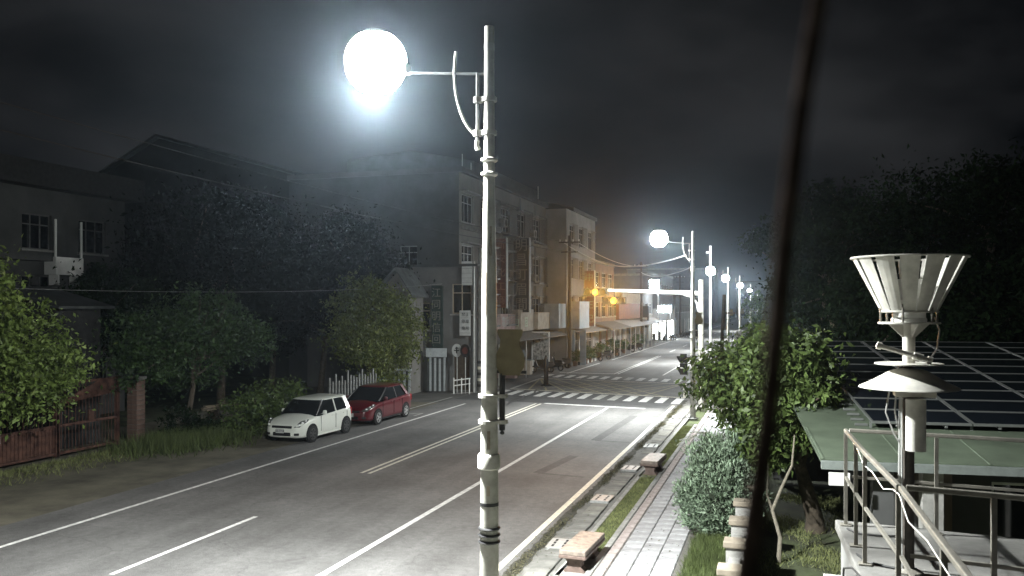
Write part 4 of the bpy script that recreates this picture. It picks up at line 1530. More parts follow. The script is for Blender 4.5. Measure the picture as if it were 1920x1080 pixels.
# E: two-storey house left of the junction
bE = thing('corner_house', 'two-storey grey house left of the junction with a window over white notices', 'building', (0, 0, 0))
hE = [(9.6, 10.8, 4.55, 6.3), (9.7, 10.7, 0.1, 2.3), (6.5, 8.2, 3.6, 5.2)]
block(bE, -28, -16.95, 46.6, 49.2, 7.3, M_PLASTER2, [(.4, 1.9, 4.4, 6.0)], hE)
wins_cam(bE, -28, 46.6, [hE[0], hE[2]], mull=1, frame=mat('tan window frame', (.32, .27, .20), .6, var=.2))
wins_road(bE, -16.95, 46.6, [(.4, 1.9, 4.4, 6.0)])
q = MB()
q.bb(-28.2, -16.7, 46.3, 49.25, 7.3, 7.45)
q.build('roof', M_TIND, bE)
q = MB()
q.bb(-18.3, -17.3, 46.75, 46.8, .1, 2.3)
q.build('door', M_WOOD, bE)
q = MB()
q.bb(-19.6, -18.95, 46.38, 46.6, 2.55, 6.2)
s = q.build('vertical_sign', M_SIGNG, bE)
s['label'] = 'dark green vertical sign on the corner house'
for i, ch in enumerate('江同明信回'):
    text('character', ch, .6, (-19.3, 46.375, 5.75 - i * .68), FACE_CAM, M_LET, s)
# small gabled hut
t = thing('gabled_hut', 'small pale gable-fronted hut half hidden by the lit tree', 'hut', (-20.9, 44.2, 0))
q = MB()
q.prism([(-.75, 0), (.85, 0), (.85, 5.7), (.1, 6.9), (-.75, 6.1)], (0, 2), 'y')
q.build('wall', M_PLASTER, t)
q = MB()
q.prism([(-1.0, 6.0), (.1, 7.05), (1.15, 5.5), (1.15, 5.62), (.1, 7.2), (-1.0, 6.14)], (-.25, 2.1), 'y')
q.build('roof', M_TIN, t)
q = MB()
q.bb(-.35, .35, -.03, .02, 3.6, 4.6)
q.build('window', M_GLASS, t)
# striped sheet fences
def sheet_fence(label, p, q_, h, n, m0, m1, cap=None):
    t = thing('sheet_fence', label, 'fence', (p[0], p[1], 0), math.atan2(q_[1] - p[1], q_[0] - p[0]))
    L = math.hypot(q_[0] - p[0], q_[1] - p[1])
    w = L / n
    for i in range(n):
        k = MB()
        k.bb(i * w + .01, i * w + w * .86, -.02 - .02 * (i % 2), .02, .08, h * (1 + .02 * math.sin(i * 2.1)))
        k.build('sheet', m0 if i % 2 else m1, t)
    k = MB()
    k.bb(0, L, .02, .06, h * .3, h * .3 + .06)
    k.bb(0, L, .02, .06, h * .8, h * .8 + .06)
    k.build('rail', M_WOOD, t)
    if cap:
        k = MB()
        k.bb(-.05, L + .05, -.08, .08, h * 1.03, h * 1.03 + cap)
        k.build('cap', M_FENCEB, t)
    return t


sheet_fence('pale corrugated sheet fence under the green vertical sign', (-19.55, 45.6), (-18.5, 45.9), 2.0, 8, M_FENCEB, M_TIND, .5)
sheet_fence('lower striped sheet fence beside the blue tarpaulin', (-20.9, 43.6), (-19.8, 43.9), 1.35, 8, M_FENCEB, M_TIND, .1)
t = thing('stake_fence', 'fence of pale upright stakes behind the two parked cars', 'fence', (-19.9, 35.0, 0), R(80))
for i in range(17):
    k = MB()
    k.bb(i * .22, i * .22 + .09, -.03, .03, 0, 1.45 + .5 * rnd.random())
    k.build('stake', mat('pale stake', (.17, .175, .17), .8, var=.35, scale=5), t)
k = MB()
k.bb(0, 3.7, .03, .07, .5, .58)
k.bb(0, 3.7, .03, .07, 1.3, 1.38)
k.build('rail', M_WOOD, t)
# tarpaulin heap
t = tag(MB().lathe([(1.0, 0), (.95, .5), (.75, .95), (.3, 1.15), (.02, 1.2)], n=9).build('tarpaulin', M_BLUE), 'blue tarpaulin heap beside the striped fence', 'tarpaulin')
t.location = (-20.9, 42.3, 0)
t.scale = (.8, .6, 1)

# roadside signs left of the junction
def notice(name, label, x, y, z, w, h, px, lines=True):
    t = thing(name, label, 'sign', (x, y, 0), group='white notices left of the junction')
    q = MB()
    q.bb(-w / 2, w / 2, -.02, .02, z - h / 2, z + h / 2)
    f = q.build('panel', M_SIGNW, t)
    q = MB()
    for i in range(5):
        q.bb(-w / 2 + .02, w / 2 - .02, -.026, -.02, z - h / 2 + h * (i + .5) / 5, z - h / 2 + h * (i + .5) / 5 + .02)
    q.build('crease', M_FRAME, f)
    q = MB()
    q.tube([(px, .08, 0), (px, .08, z + h / 2)], .05, 6)
    q.bb(min(0, px), max(0, px), .03, .09, z + h * .3, z + h * .3 + .05)
    q.build('post', M_POLE_D, t)
    return f


notice('notice_board', 'upper blank white notice on a pole left of the junction', -17.36, 46.35, 6.9, .64, 1.38, .42)
f = notice('notice_board', 'lower white notice printed with dark characters left of the junction', -17.46, 46.3, 4.02, .68, 1.45, .52)
for i, s_ in enumerate(('禁止', '停車', '拖吊')):
    text('lettering', s_, .24, (-17.46 + .0, 0, 0), FACE_CAM, M_LETK, f)
    f.children[-1].location = (0.02, -.03, 4.5 - i * .4)


def round_sign(label, x, y, m, cross):
    t = thing('round_sign', label, 'road sign', (x, y, 0))
    q = MB()
    q.tube([(0, .04, 0), (0, .04, 2.75)], .035, 8)
    q.build('post', M_POLE_D, t, smooth=True)
    q = MB()
    q.prism([(.30 * math.cos(a * math.pi / 12), 2.45 + .38 * math.sin(a * math.pi / 12)) for a in range(24)], (-.02, .01), 'y')
    d = q.build('disc', m, t)
    q = MB()
    if cross:
        q.bb(-.16, .16, -.03, -.02, 2.42, 2.48)
        q.bb(-.035, .035, -.032, -.02, 2.28, 2.62)
        q.prism([(-.12, 2.55), (0, 2.68), (.12, 2.55)], (-.031, -.02), 'y')
    else:
        q.prism([(.17 * math.cos(a * math.pi / 8), 2.45 + .2 * math.sin(a * math.pi / 8)) for a in range(16)], (-.03, -.02), 'y')
    q.build('symbol', M_LETK if cross else M_SIGNR, d)
    return t


round_sign('round white road sign with a black cross symbol', -17.82, 45.9, M_SIGNW, True)
round_sign('round dark road sign seen beside the white one', -17.25, 45.75, M_BLACK, False)
t = thing('barrier_rail', 'short pale guard rail at the corner under the round signs', 'barrier', (-17.5, 45.5, 0))
q = MB()
for zz in (.45, .75):
    q.tube([(-.35, 0, zz), (.55, .3, zz + .12)], .035, 6)
q.build('rail', M_WHITE, t)
q = MB()
for xx in (-.35, .1, .55):
    q.tube([(xx, .15 * (xx + .35), 0), (xx, .15 * (xx + .35), .9)], .035, 6)
q.build('post', M_WHITE, t)

# ------------------------------------------------------------------ utility poles and cables
def utility(label, x, y, h, stripes=False, arms=True):
    t = thing('utility_pole', label, 'utility pole', (x, y, 0), group='utility poles along the left side')
    q = MB()
    q.tube([(0, 0, 0), (0, 0, h)], [.17, .12], 10)
    q.build('shaft', M_CONC_D if stripes else M_WOOD, t, smooth=True)
    if arms:
        q = MB()
        q.bb(-.9, .9, -.05, .05, h - .6, h - .5)
        q.bb(-.7, .7, -.05, .05, h - 1.4, h - 1.3)
        q.build('crossarm', M_WOOD, t)
        q = MB()
        for xx in (-.8, -.3, .3, .8):
            q.lathe([(.03, 0), (.05, .05), (.03, .1), (.05, .14), (.02, .18)], c=(xx, 0, h - .5), n=8)
        q.build('insulator', M_WHITE, t)
    if stripes:
        for i in range(5):
            q = MB()
            q.lathe([(.176, 0), (.176, .16)], c=(0, 0, .3 + i * .34), n=10, cap=False)
            q.build('hazard_band', M_YELLOW if i % 2 else M_BLACK, t)
    return t


utility('concrete utility pole with hazard bands behind the white notices', -16.75, 46.9, 8.4, True, False)
utility('dark timber utility pole in front of the pale house', -16.6, 68.3, 10.8)
utility('far utility pole by the grey shop house', -16.6, 106, 10.5)
utility('farthest utility pole beyond the lit shop', -16.8, 150, 10.5)


def cable(label, p, q_, sag, r=.018, m=None, cat='cable', group='overhead cables'):
    p, q_ = Vector(p), Vector(q_)
    k = MB()
    k.tube([p.lerp(q_, i / 16) - Vector((0, 0, sag * 4 * (i / 16) * (1 - i / 16))) for i in range(17)], r, 5)
    return tag(k.build('overhead_cable', m or M_CABLE, None, smooth=True), label, cat, group)


cable('upper dark cable running along the left side to the timber utility pole', (-20.5, -8, 11.5), (-17.3, 68.3, 10.35), .9)
cable('lower dark cable running along the left side to the timber utility pole', (-20.0, -8, 10.6), (-16.2, 68.3, 9.45), .9)
cable('pale cable crossing the road from the timber pole towards the second lamp', (-16.6, 68.3, 9.9), (-4.2, 40, 7.35), 1.0, .03, M_CABLEL)
cable('short pale lower cable crossing above the road by the second lamp', (-16.6, 106, 9.2), (-4.2, 43, 6.95), .5, .03, M_CABLEL)
cable('dark cable linking the timber pole and the far pole', (-16.0, 68.3, 10.3), (-16.0, 106, 10), .7, .03, M_CABLEL)
cable('second dark cable linking the timber pole and the far pole', (-17.2, 68.3, 10.3), (-17.2, 106, 10), .8, .03, M_CABLEL)
cable('cable from the far pole to the farthest pole', (-16.5, 106, 10), (-16.5, 150, 10), .8, .03)
cable('faint pale cable low across the dark trees at left', (-24, 20, 5.6), (-19.0, 46.5, 6.3), .3, .006, M_CABLEL)

# ------------------------------------------------------------------ scooters
def scooter_proto():
    t = thing('scooter', 'x', 'scooter', (0, 0, 0), group='scooters parked along the left side')
    q = MB()
    q.prism([(-.75, .35), (-.2, .3), (.15, .28), (.45, .45), (.55, .95), (.47, .97), (.3, .5), (.1, .38), (-.15, .4), (-.2, .68), (-.85, .72), (-.95, .6)], (-.15, .15), 'x')
    bevel(q.build('body', M_BLACK, t), .04)
    q = MB()
    q.bb(-.14, .14, -.85, -.2, .7, .82)
    bevel(q.build('seat', M_BLACKM, t), .04)
    for yy in (-.65, .62):
        q = MB()
        q.tube([(.0 + .0, yy + .21 * math.cos(a * math.pi / 8), .24 + .21 * math.sin(a * math.pi / 8)) for a in range(17)], .055, 6, caps=False)
        q.build('wheel', M_TYRE, t, smooth=True)
    q = MB()
    q.tube([(-.33, .42, 1.05), (0, .5, 1.0), (.33, .42, 1.05)], .022, 6)
    for s_ in (-.25, .25):
        q.tube([(s_, .45, 1.05), (s_ * 1.1, .45, 1.25)], .012, 5)
        q.box((s_ * 1.15, .45, 1.28), (.12, .02, .08))
    q.build('handlebar', M_BLACK, t)
    q = MB()
    q.box((0, .57, .86), (.16, .08, .12))
    q.build('headlight', M_LENS, t)
    return t


SC = [('scooter parked behind the junction post', -17.2, 62.0, 100), ('scooter parked beside the notice case by the shop signs', -16.9, 64.2, 75), ('scooter parked at the foot of the timber utility pole', -17.0, 66.6, 110),
      ('scooter with a pale front parked past the timber utility pole', -16.2, 76.5, 60), ('scooter parked outside the brown tiled shop', -16.1, 79.0, 95), ('scooter parked under the shop awning', -16.2, 84, 80),
      ('scooter parked near the red fascia', -16.0, 92.5, 70), ('scooter leaning at the far end of the awning', -15.8, 96.2, 85), ('first of the distant scooters by the lit shop', -15.6, 124.5, 75),
      ('second of the distant scooters by the lit shop', -15.6, 127, 80), ('third of the distant scooters beyond the lit shop', -14.6, 138, 70), ('last distant scooter beyond the lit shop', -14.4, 141, 85)]
proto = scooter_proto()
for i, (lb, x, y, a) in enumerate(SC):
    o = proto if i == 0 else copy_tree(proto)
    o['label'] = lb
    o.location = (x, y, 0)
    o.rotation_euler = (0, 0, R(a))
# glass notice case by the shops
t = thing('notice_case', 'bright glass-fronted notice case among the parked scooters', 'notice case', (-17.6, 63.0, 0))
q = MB()
q.bb(-.62, .62, 0, .12, .9, 2.9)
q.build('case', mat('crowded poster face', (.33, .34, .33), .5, var=.9, scale=5, detail=3), t)
q = MB()
for xx in (-.65, .65):
    q.bb(xx - .04, xx + .04, -.02, .14, 0, 2.95)
q.bb(-.69, .69, -.02, .14, 2.95, 3.05)
q.build('frame', M_WHITE, t)
# planter strip with white blocks
t = thing('kerb_blocks', 'black and white painted kerb blocks beside the road past the utility pole', 'kerb blocks', (-16.3, 70.5, 0))
for i in range(8):
    q = MB()
    q.bb(-.12, .12, i * .8, i * .8 + .76, 0, .3)
    q.build('block', M_SIGNW if i % 2 else M_BLACK, t)
t = thing('white_panel_wall', 'pair of pale door panels beside the timber utility pole', 'panels', (-16.7, 69.3, 0))
for i, xx in enumerate((-.2, .75)):
    q = MB()
    q.bb(xx, xx + .5, 0, .08, .1, 3.0)
    q.build('panel', M_SIGNB, t)

# potted plants and clutter along the shop fronts
PP = [('potted plant beside the timber utility pole', -16.4, 69.4, .9), ('leafy potted plant before the pale house, first of three', -16.2, 72.6, 1.1), ('leafy potted plant before the pale house, second of three', -16.2, 74.2, .8),
      ('leafy potted plant before the pale house, last of three', -16.1, 78.0, 1.2), ('tall potted plant before the brown tiled shop house', -16.0, 82.4, 1.5), ('bushy potted plant before the brown tiled shop house', -16.0, 86.2, 1.2),
      ('small potted plant between the brown and the red fronted shops', -16.0, 90.2, 1.0), ('wide potted plant under the red fascia', -16.1, 98.5, 1.4), ('far potted plant at the end of the red fronted shop', -16.1, 103.0, 1.2)]
for i, (lb, x, y, h) in enumerate(PP):
    g = np.random.default_rng(200 + i)
    t = thing('potted_plant', lb, 'potted plant', (x, y, 0), group='potted plants along the shop fronts')
    q = MB()
    q.lathe([(.16, 0), (.22, .36), (.24, .38), (.24, .42), (.20, .42)], n=12)
    q.build('pot', M_BRICK, t, smooth=True)
    P, _ = crown_points(g, [(0, 0, .42 + h * .45, .45, .5, h * .48), (.1, .2, .42 + h * .7, .3, .35, h * .3)], 900, .2, 14, .4)
    V, F = leaf_cloud(g, P[P[:, 2] > .42], .16)
    np_mesh('foliage', V, F, M_LEAFM, t)
for i, (lb, x, y, w, h, m) in enumerate((('stacked pale crates under the shop building awning', -17.6, 59.0, .9, 1.1, M_SIGNT), ('dark cabinet against the shutters under the awning', -18.2, 65.4, 1.0, 1.7, M_WOOD), ('low pale cabinet by the vase-shaped board', -17.9, 55.6, 1.3, 1.9, M_SIGNP))):
    t = thing('street_cabinet', lb, 'cabinet', (x, y, 0))
    q = MB()
    q.bb(-w / 2, w / 2, -.3, .3, .08, h)
    bevel(q.build('body', m, t), .02)
    q = MB()
    q.bb(-.012, .012, -.306, -.3, .15, h - .08)
    q.build('door_gap', M_BLACKM, t)
    q = MB()
    q.bb(-w / 2 - .04, w / 2 + .04, -.34, .34, h, h + .05)
    q.build('top', M_TIN, t)
# far right parked car, plain white van
t = thing('parked_van', 'pale van parked far off on the right under the lamps', 'van', (-3.7, 103, 0))
q = MB()
q.prism([(-2.2, .35), (2.2, .35), (2.2, 1.9), (1.9, 2.05), (-1.2, 2.05), (-1.7, 1.25), (-2.2, 1.05)], (-.85, .85), 'x')
bevel(q.build('body', M_CARW, t), .08)
q = MB()
q.add([(-.72, -1.28, 1.98), (.72, -1.28, 1.98), (.78, -1.74, 1.27), (-.78, -1.74, 1.27)], [(0, 1, 2, 3)])
q.build('windscreen', M_GLASS, t)
for xx in (-.8, .8):
    for yy in (-1.4, 1.4):
        q = MB()
        q.tube([(xx - .1, yy, .33), (xx + .1, yy, .33)], .33, 14)
        q.build('wheel', M_TYRE, t)
t = tag(MB().box((0, 0, 1.2), (2.6, .25, 2.4)).build('boundary_wall', M_PLASTER), 'pale boundary wall segment beside the far van', 'wall')
t.location = (-3.2, 92, 0)
# end-of-street buildings
for i, (lb, x0, x1, y, h, m) in enumerate((('dim grey block closing the end of the street', -16, -3, 330, 14, M_PLASTER), ('lower pale block right of the street end', -3, 16, 300, 11, M_PLASTER2), ('dim taller block left of the street end', -45, -19, 260, 16, M_PLASTERD))):
    t = thing('distant_building', lb, 'building', (0, 0, 0), group='buildings at the street end')
    hs = [(a, a + 1.8, z, z + 1.6) for z in (1.2, 4.4, 7.6) for a in [1.5 + 3.5 * k for k in range(int((x1 - x0 - 2) / 3.5))]]
    block(t, x0, x1, y, y + 14, h, m, [], hs)
    wins_cam(t, x0, y, hs)
    q = MB()
    q.bb(x0 - .2, x1 + .2, y - .2, y + 14.2, h, h + .4)
    q.build('parapet', M_CONC_D, t)

# ------------------------------------------------------------------ gate at left
t = thing('rusty_gate', 'rusty red barred gate with sheet panels at far left', 'gate', (-22.7, 13.0, 0))
GL = 12.0
segs = [(0, 3.2), (3.25, 6.4), (6.45, 9.2), (9.25, 11.9)]
for i, (a, c) in enumerate(segs):
    fr = MB()
    for yy in (a, c):
        fr.bb(-.06, .06, yy - .06, yy + .06, .05, 2.5)
    for zz in (.15, 1.05, 2.44):
        fr.bb(-.04, .04, a, c, zz - .04, zz + .04)
    fr.build('gate_frame', M_RUST, t)
    k = int((c - a) / .14)
    for j in range(1, k):
        yy = a + (c - a) * j / k
        br = MB()
        br.tube([(.03, yy, .1), (.03, yy, 2.44)], .012, 5)
        br.build('bar', M_RUST, t)
    if i < 3:
        sh = MB()
        sh.bb(-.012, .012, a + .07, c - .07, .2, 1.0)
        sh.build('sheet_panel', M_RUST, t)
sh = MB()
sh.prism([(9.32, 1.75), (11.8, 1.95), (11.8, 2.42), (11.0, 2.42), (9.32, 1.85)], (.03, .055), 'x')
sh.build('sheet_panel', M_RUST, t)
sh = MB()
sh.bb(.03, .09, 10.5, 10.75, 1.1, 1.45)
sh.build('lock_box', M_RUST, t)
pn = MB()
pn.bb(.03, .05, 6.6, 7.05, .75, 1.35)
pn.build('notice_plate', M_SIGNW, t)
t = thing('gate_pillar', 'square weathered brick pillar at the right end of the gate', 'pillar', (-22.35, 25.45, 0))
q = MB()
q.bb(-.2, .2, -.2, .2, 0, 2.35)
q.build('core', M_MORTAR, t)
bm_ = slab_mesh(.425, .425, .16, M_BRICK)
for i in range(13):
    inst('brick_course', bm_, t, (0, 0, .02 + i * .178), rnd.uniform(-.02, .02))
q = MB()
q.bb(-.25, .25, -.25, .25, 2.35, 2.45)
q.build('cap', M_CONC_D, t)
t = thing('shed_roof', 'small grey lean-to roof beside the leftmost tree', 'shed', (-25.2, 24.5, 0))
q = MB()
q.prism([(-1.2, 0), (1.2, 0), (1.2, 5.0), (-1.2, 5.6)], (-1, 1), 'y')
q.build('wall', mat('black tin', (.03, .03, .03), .9, var=.3), t)
q = MB()
q.prism([(-1.5, 5.65), (1.6, 4.9), (1.6, 5.0), (-1.5, 5.75)], (-1.3, 1.3), 'y')
q.build('roof', M_TIND, t)
# timber pile behind the hedge
t = thing('timber_pile', 'pile of pale old planks among the bushes left of the white car', 'timber', (-21.0, 29.2, 0), R(70))
for i in range(9):
    q = MB()
    q.box((0, 0, 0), (2.2, .16, .05))
    o = q.build('plank', mat('old pale plank', (.22, .18, .13), .9, var=.3, scale=5), t)
    o.location = (rnd.uniform(-.2, .2), rnd.uniform(-.3, .3), .95 + .06 * (i // 3))
    o.rotation_euler = (0, rnd.uniform(-.06, .06), rnd.uniform(-.2, .2))
for xx in (-.8, .8):
    q = MB()
    q.bb(xx - .06, xx + .06, -.35, .35, 0, .92)
    q.build('trestle', M_WOOD, t)

# ------------------------------------------------------------------ vegetation on the left
tree('broadleaf_tree', 'leafy green tree in front of the gate at the left edge', (-21.4, 18.2, 0), (-21.5, 18.0, 4.2),
     [(-21.3, 16.6, 4.3, 1.7, 1.9, 1.7), (-21.0, 18.4, 3.0, 1.3, 1.7, 1.2), (-21.2, 19.9, 2.5, 1.0, 1.0, .9), (-21.6, 18.4, 4.9, 1.2, 1.1, .9), (-21.2, 16.2, 2.2, 1.3, 1.5, 1.1), (-21.2, 17.4, 5.6, 1.3, 1.5, 1.1), (-20.8, 19.3, 3.9, 1.1, 1.4, 1.1), (-20.9, 20.5, 3.2, .9, .9, .8)], 24000, .14, M_LEAFG, 1, .14)
tree('broadleaf_tree', 'dim spreading tree between the gate pillar and the white car', (-22.2, 28.0, 0), (-22.0, 28.2, 3.5),
     [(-21.8, 26.0, 3.9, 1.6, 1.7, 1.1), (-21.7, 28.5, 4.4, 1.7, 1.9, 1.2), (-21.5, 30.4, 3.6, 1.4, 1.5, 1.1), (-22.6, 28, 3.0, 1.8, 2.2, 1.2), (-21.6, 24.9, 3.0, 1.1, 1.1, .8)], 20000, .14, M_LEAFM, 2, .13)
tree('broadleaf_tree', 'tree with lit outer leaves behind the red car', (-20.6, 40.2, 0), (-20.5, 40.2, 4.0),
     [(-20.2, 40.0, 4.4, 1.9, 1.9, 1.6), (-20.0, 42.6, 3.7, 1.5, 1.6, 1.4), (-20.2, 38.4, 3.2, 1.4, 1.5, 1.2), (-20.0, 41.0, 2.6, 1.4, 1.9, 1.0), (-20.9, 40.5, 5.6, 1.2, 1.2, .9)], 22000, .15, M_LEAFY, 3, .16)
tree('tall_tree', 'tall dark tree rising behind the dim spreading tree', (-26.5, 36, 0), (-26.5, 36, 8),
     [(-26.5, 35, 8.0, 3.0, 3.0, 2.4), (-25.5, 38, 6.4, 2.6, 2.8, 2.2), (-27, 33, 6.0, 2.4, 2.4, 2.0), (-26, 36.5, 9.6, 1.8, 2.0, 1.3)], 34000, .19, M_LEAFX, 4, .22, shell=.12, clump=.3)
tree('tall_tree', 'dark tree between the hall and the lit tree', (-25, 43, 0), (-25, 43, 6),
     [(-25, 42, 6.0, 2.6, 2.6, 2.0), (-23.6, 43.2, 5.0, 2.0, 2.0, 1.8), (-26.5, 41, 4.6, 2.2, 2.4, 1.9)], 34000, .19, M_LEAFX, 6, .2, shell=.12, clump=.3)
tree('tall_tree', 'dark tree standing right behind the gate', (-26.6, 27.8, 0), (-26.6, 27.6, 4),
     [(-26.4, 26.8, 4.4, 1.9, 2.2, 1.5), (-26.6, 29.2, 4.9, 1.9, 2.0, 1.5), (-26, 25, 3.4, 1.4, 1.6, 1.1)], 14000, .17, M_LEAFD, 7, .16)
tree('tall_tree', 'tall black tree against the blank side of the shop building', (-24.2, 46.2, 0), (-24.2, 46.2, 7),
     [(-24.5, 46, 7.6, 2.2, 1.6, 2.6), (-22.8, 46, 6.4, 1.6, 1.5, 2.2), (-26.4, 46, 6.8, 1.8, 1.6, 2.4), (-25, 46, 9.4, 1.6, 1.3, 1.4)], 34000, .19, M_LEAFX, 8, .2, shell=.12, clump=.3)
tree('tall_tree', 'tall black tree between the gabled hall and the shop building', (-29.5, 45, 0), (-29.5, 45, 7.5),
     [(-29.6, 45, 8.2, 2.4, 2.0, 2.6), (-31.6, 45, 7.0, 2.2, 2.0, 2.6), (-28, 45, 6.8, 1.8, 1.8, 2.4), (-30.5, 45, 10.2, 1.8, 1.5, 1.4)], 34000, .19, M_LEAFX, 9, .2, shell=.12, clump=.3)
rng = np.random.default_rng(21)


def bush(name, label, base, lumps, n, leaf, m, seed, cat='bush', per=24, clump=.25, width=.45, droop=0.1):
    rng = np.random.default_rng(seed)
    t = thing(name, label, cat, base)
    L = [(l[0] - base[0], l[1] - base[1], l[2] - base[2], l[3], l[4], l[5]) for l in lumps]
    P, O = crown_points(rng, L, n, clump, per, .45)
    P = P[P[:, 2] > .03]
    V, F = leaf_cloud(rng, P, leaf, droop=droop, width=width, outdir=None)
    np_mesh('foliage', V, F, m, t)
    q = MB()
    for i in range(6):
        l = L[i % len(L)]
        q.tube([(rng.uniform(-.1, .1), rng.uniform(-.1, .1), -.05), (l[0] * .6, l[1] * .6, l[2] * .6), (l[0] + rng.uniform(-.5, .5) * l[3], l[1] + rng.uniform(-.5, .5) * l[4], l[2])], [.03, .022, .008], 5)
    q.build('stem', M_BARK, t)
    return t


bush('shrub', 'dark green hedge bush just left of the white car', (-19.7, 29.0, 0), [(-19.6, 28.0, .8, .8, .9, .9), (-19.8, 29.8, 1.0, .9, 1.1, 1.0), (-19.9, 31.6, 1.0, .8, 1.0, 1.0)], 6000, .13, M_LEAF, 31)
bush('shrub', 'low weedy bush at the foot of the gate pillar', (-21.4, 26.6, 0), [(-21.3, 26.6, .6, .7, .8, .7), (-20.9, 27.4, .45, .7, .8, .5)], 2200, .12, M_LEAFD, 32)
bush('shrub', 'shaggy bush at the foot of the lit tree', (-19.8, 39.8, 0), [(-19.7, 39.2, .9, .7, 1.1, .9), (-19.6, 41.2, .8, .6, .9, .8)], 3500, .14, M_LEAFY, 33)
n = 9000
P = np.stack([rng.normal(size=n) * .75 - 20.6, rng.normal(size=n) * 1.3 + 26.4, np.full(n, -.01)], 1)
V, F = blades(rng, P, .55, .014, .45)
tag(np_mesh('weeds', V, F, M_GRASS), 'tall unmown grass tufts along the shoulder beside the gate pillar', 'grass', kind='stuff')
n = 12000
yy = rng.uniform(12, 41, n)
P = np.stack([-22.0 + rng.uniform(0, 2.4, n) * rng.uniform(0, 1, n) + (yy - 25) * .06, yy, np.full(n, -.01)], 1)
V, F = blades(rng, P, .16, .014, .7)
tag(np_mesh('verge_grass', V, F, M_GRASSY), 'thin grass creeping onto the left shoulder', 'grass', kind='stuff')

# ------------------------------------------------------------------ vegetation on the right
tree('garden_tree', 'bushy green tree overhanging the walk behind the silvery shrub', (-.5, 20.6, -.05), (-.75, 21.2, 2.6),
     [(-1.0, 21.4, 3.35, .95, .9, .75), (-1.55, 22.0, 3.1, .75, .8, .65), (-.4, 21.2, 3.75, .8, .8, .7), (-.7, 21.3, 2.55, .9, .9, .6), (-.6, 20.6, 1.9, .6, .6, .45), (-.9, 20.8, 3.3, .8, .7, .6)], 9500, .14, M_LEAF, 41, .05, M_BARKP, group='garden trees behind the low wall', per=16, droop=.7)
tree('garden_tree', 'bushy green tree with a thick dark trunk beside the solar roof', (.72, 20.3, -.05), (.12, 19.2, 2.5),
     [(.15, 18.9, 3.65, .9, .9, .72), (.5, 18.9, 3.35, .62, .7, .5), (-.25, 18.6, 3.9, .7, .7, .6), (.05, 18.6, 3.0, .7, .7, .45), (.62, 18.2, 3.1, .4, .5, .35), (-.1, 18.8, 2.55, .6, .6, .35), (-.2, 18.7, 2.0, .5, .5, .4), (.2, 18.6, 4.15, .55, .55, .4), (.35, 18.9, 2.3, .45, .5, .35)], 12500, .14, M_LEAF, 42, .20, M_BARK, group='garden trees behind the low wall', per=16, droop=.7)
t = thing('bare_sapling', 'thin pale crooked sapling stem between the wall and the dark trunk', 'sapling', (-.05, 17.6, -.05))
q = MB()
q.tube([(0, 0, 0), (.03, 0, .5), (-.12, .1, 1.0), (.05, .1, 1.45), (.25, .15, 1.9), (.3, .2, 2.5)], [.05, .042, .036, .03, .024, .012], 8)
q.tube([(-.12, .1, 1.0), (-.22, .1, 1.3), (-.2, .2, 1.9)], [.028, .02, .01], 6)
q.build('stem', M_BARKP, t, smooth=True)
t = thing('silver_shrub', 'dense silvery green rounded shrub beside the walk', 'shrub', (-1.25, 19.1, .05))
rng = np.random.default_rng(51)
L = [(0, 0, .85, .78, .8, .85), (.05, .1, 1.35, .70, .7, .68), (-.12, -.1, .6, .72, .7, .6), (-.3, -.3, 1.75, .32, .35, .35), (.35, -.1, 1.8, .3, .3, .3), (-.55, -.2, .95, .35, .4, .4), (.1, -.5, 1.2, .35, .35, .4), (-.35, -.5, .45, .4, .35, .35)]
P, O = crown_points(rng, L, 22000, .10, 10, .78)
P = P[P[:, 2] > .02]
P2, _ = P, None
dirs = unit(P - np.array([0, 0, .6])) * .9
dirs[:, 2] += .9
V, F = leaf_cloud(rng, P, .085, droop=0, width=.3, outdir=dirs)
np_mesh('foliage', V, F, M_LEAFS, t)
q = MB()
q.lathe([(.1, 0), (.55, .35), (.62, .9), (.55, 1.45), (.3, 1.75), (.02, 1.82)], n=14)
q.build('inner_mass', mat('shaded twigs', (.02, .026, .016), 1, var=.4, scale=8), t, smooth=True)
q = MB()
for i in range(5):
    a = i * 1.3
    q.tube([(0, 0, -.05), (.3 * math.cos(a), .3 * math.sin(a), .7)], [.035, .02], 5)
q.build('stem', M_BARK, t)
# cycad-like plant
t = thing('cycad', 'spiky palm-like plant above the silvery shrub', 'plant', (-1.62, 21.3, 0))
rng = np.random.default_rng(52)
q = MB()
q.tube([(0, 0, 0), (0, 0, 1.75)], [.14, .12], 8)
q.build('trunk', M_BARK, t)
fr = MB()
for i in range(24):
    a = i * 2.399
    el = .35 + .75 * rng.uniform()
    Lf = rng.uniform(.55, .85)
    d = Vector((math.cos(a), math.sin(a), 0))
    pts = [Vector((0, 0, 1.75)) + d * Lf * s + Vector((0, 0, Lf * (el * s - .75 * s * s))) for s in (0, .25, .5, .75, 1)]
    w = Vector((-d.y, d.x, 0))
    for p0, p1 in zip(pts, pts[1:]):
        for k in range(4):
            c = p0.lerp(p1, k / 4)
            for sg in (-1, 1):
                tip = c + w * sg * .17 + d * .10 + Vector((0, 0, -.02))
                fr.add([c, c + d * .035, tip], [(0, 1, 2)])
fr.build('fronds', M_LEAF, t, recalc=False)
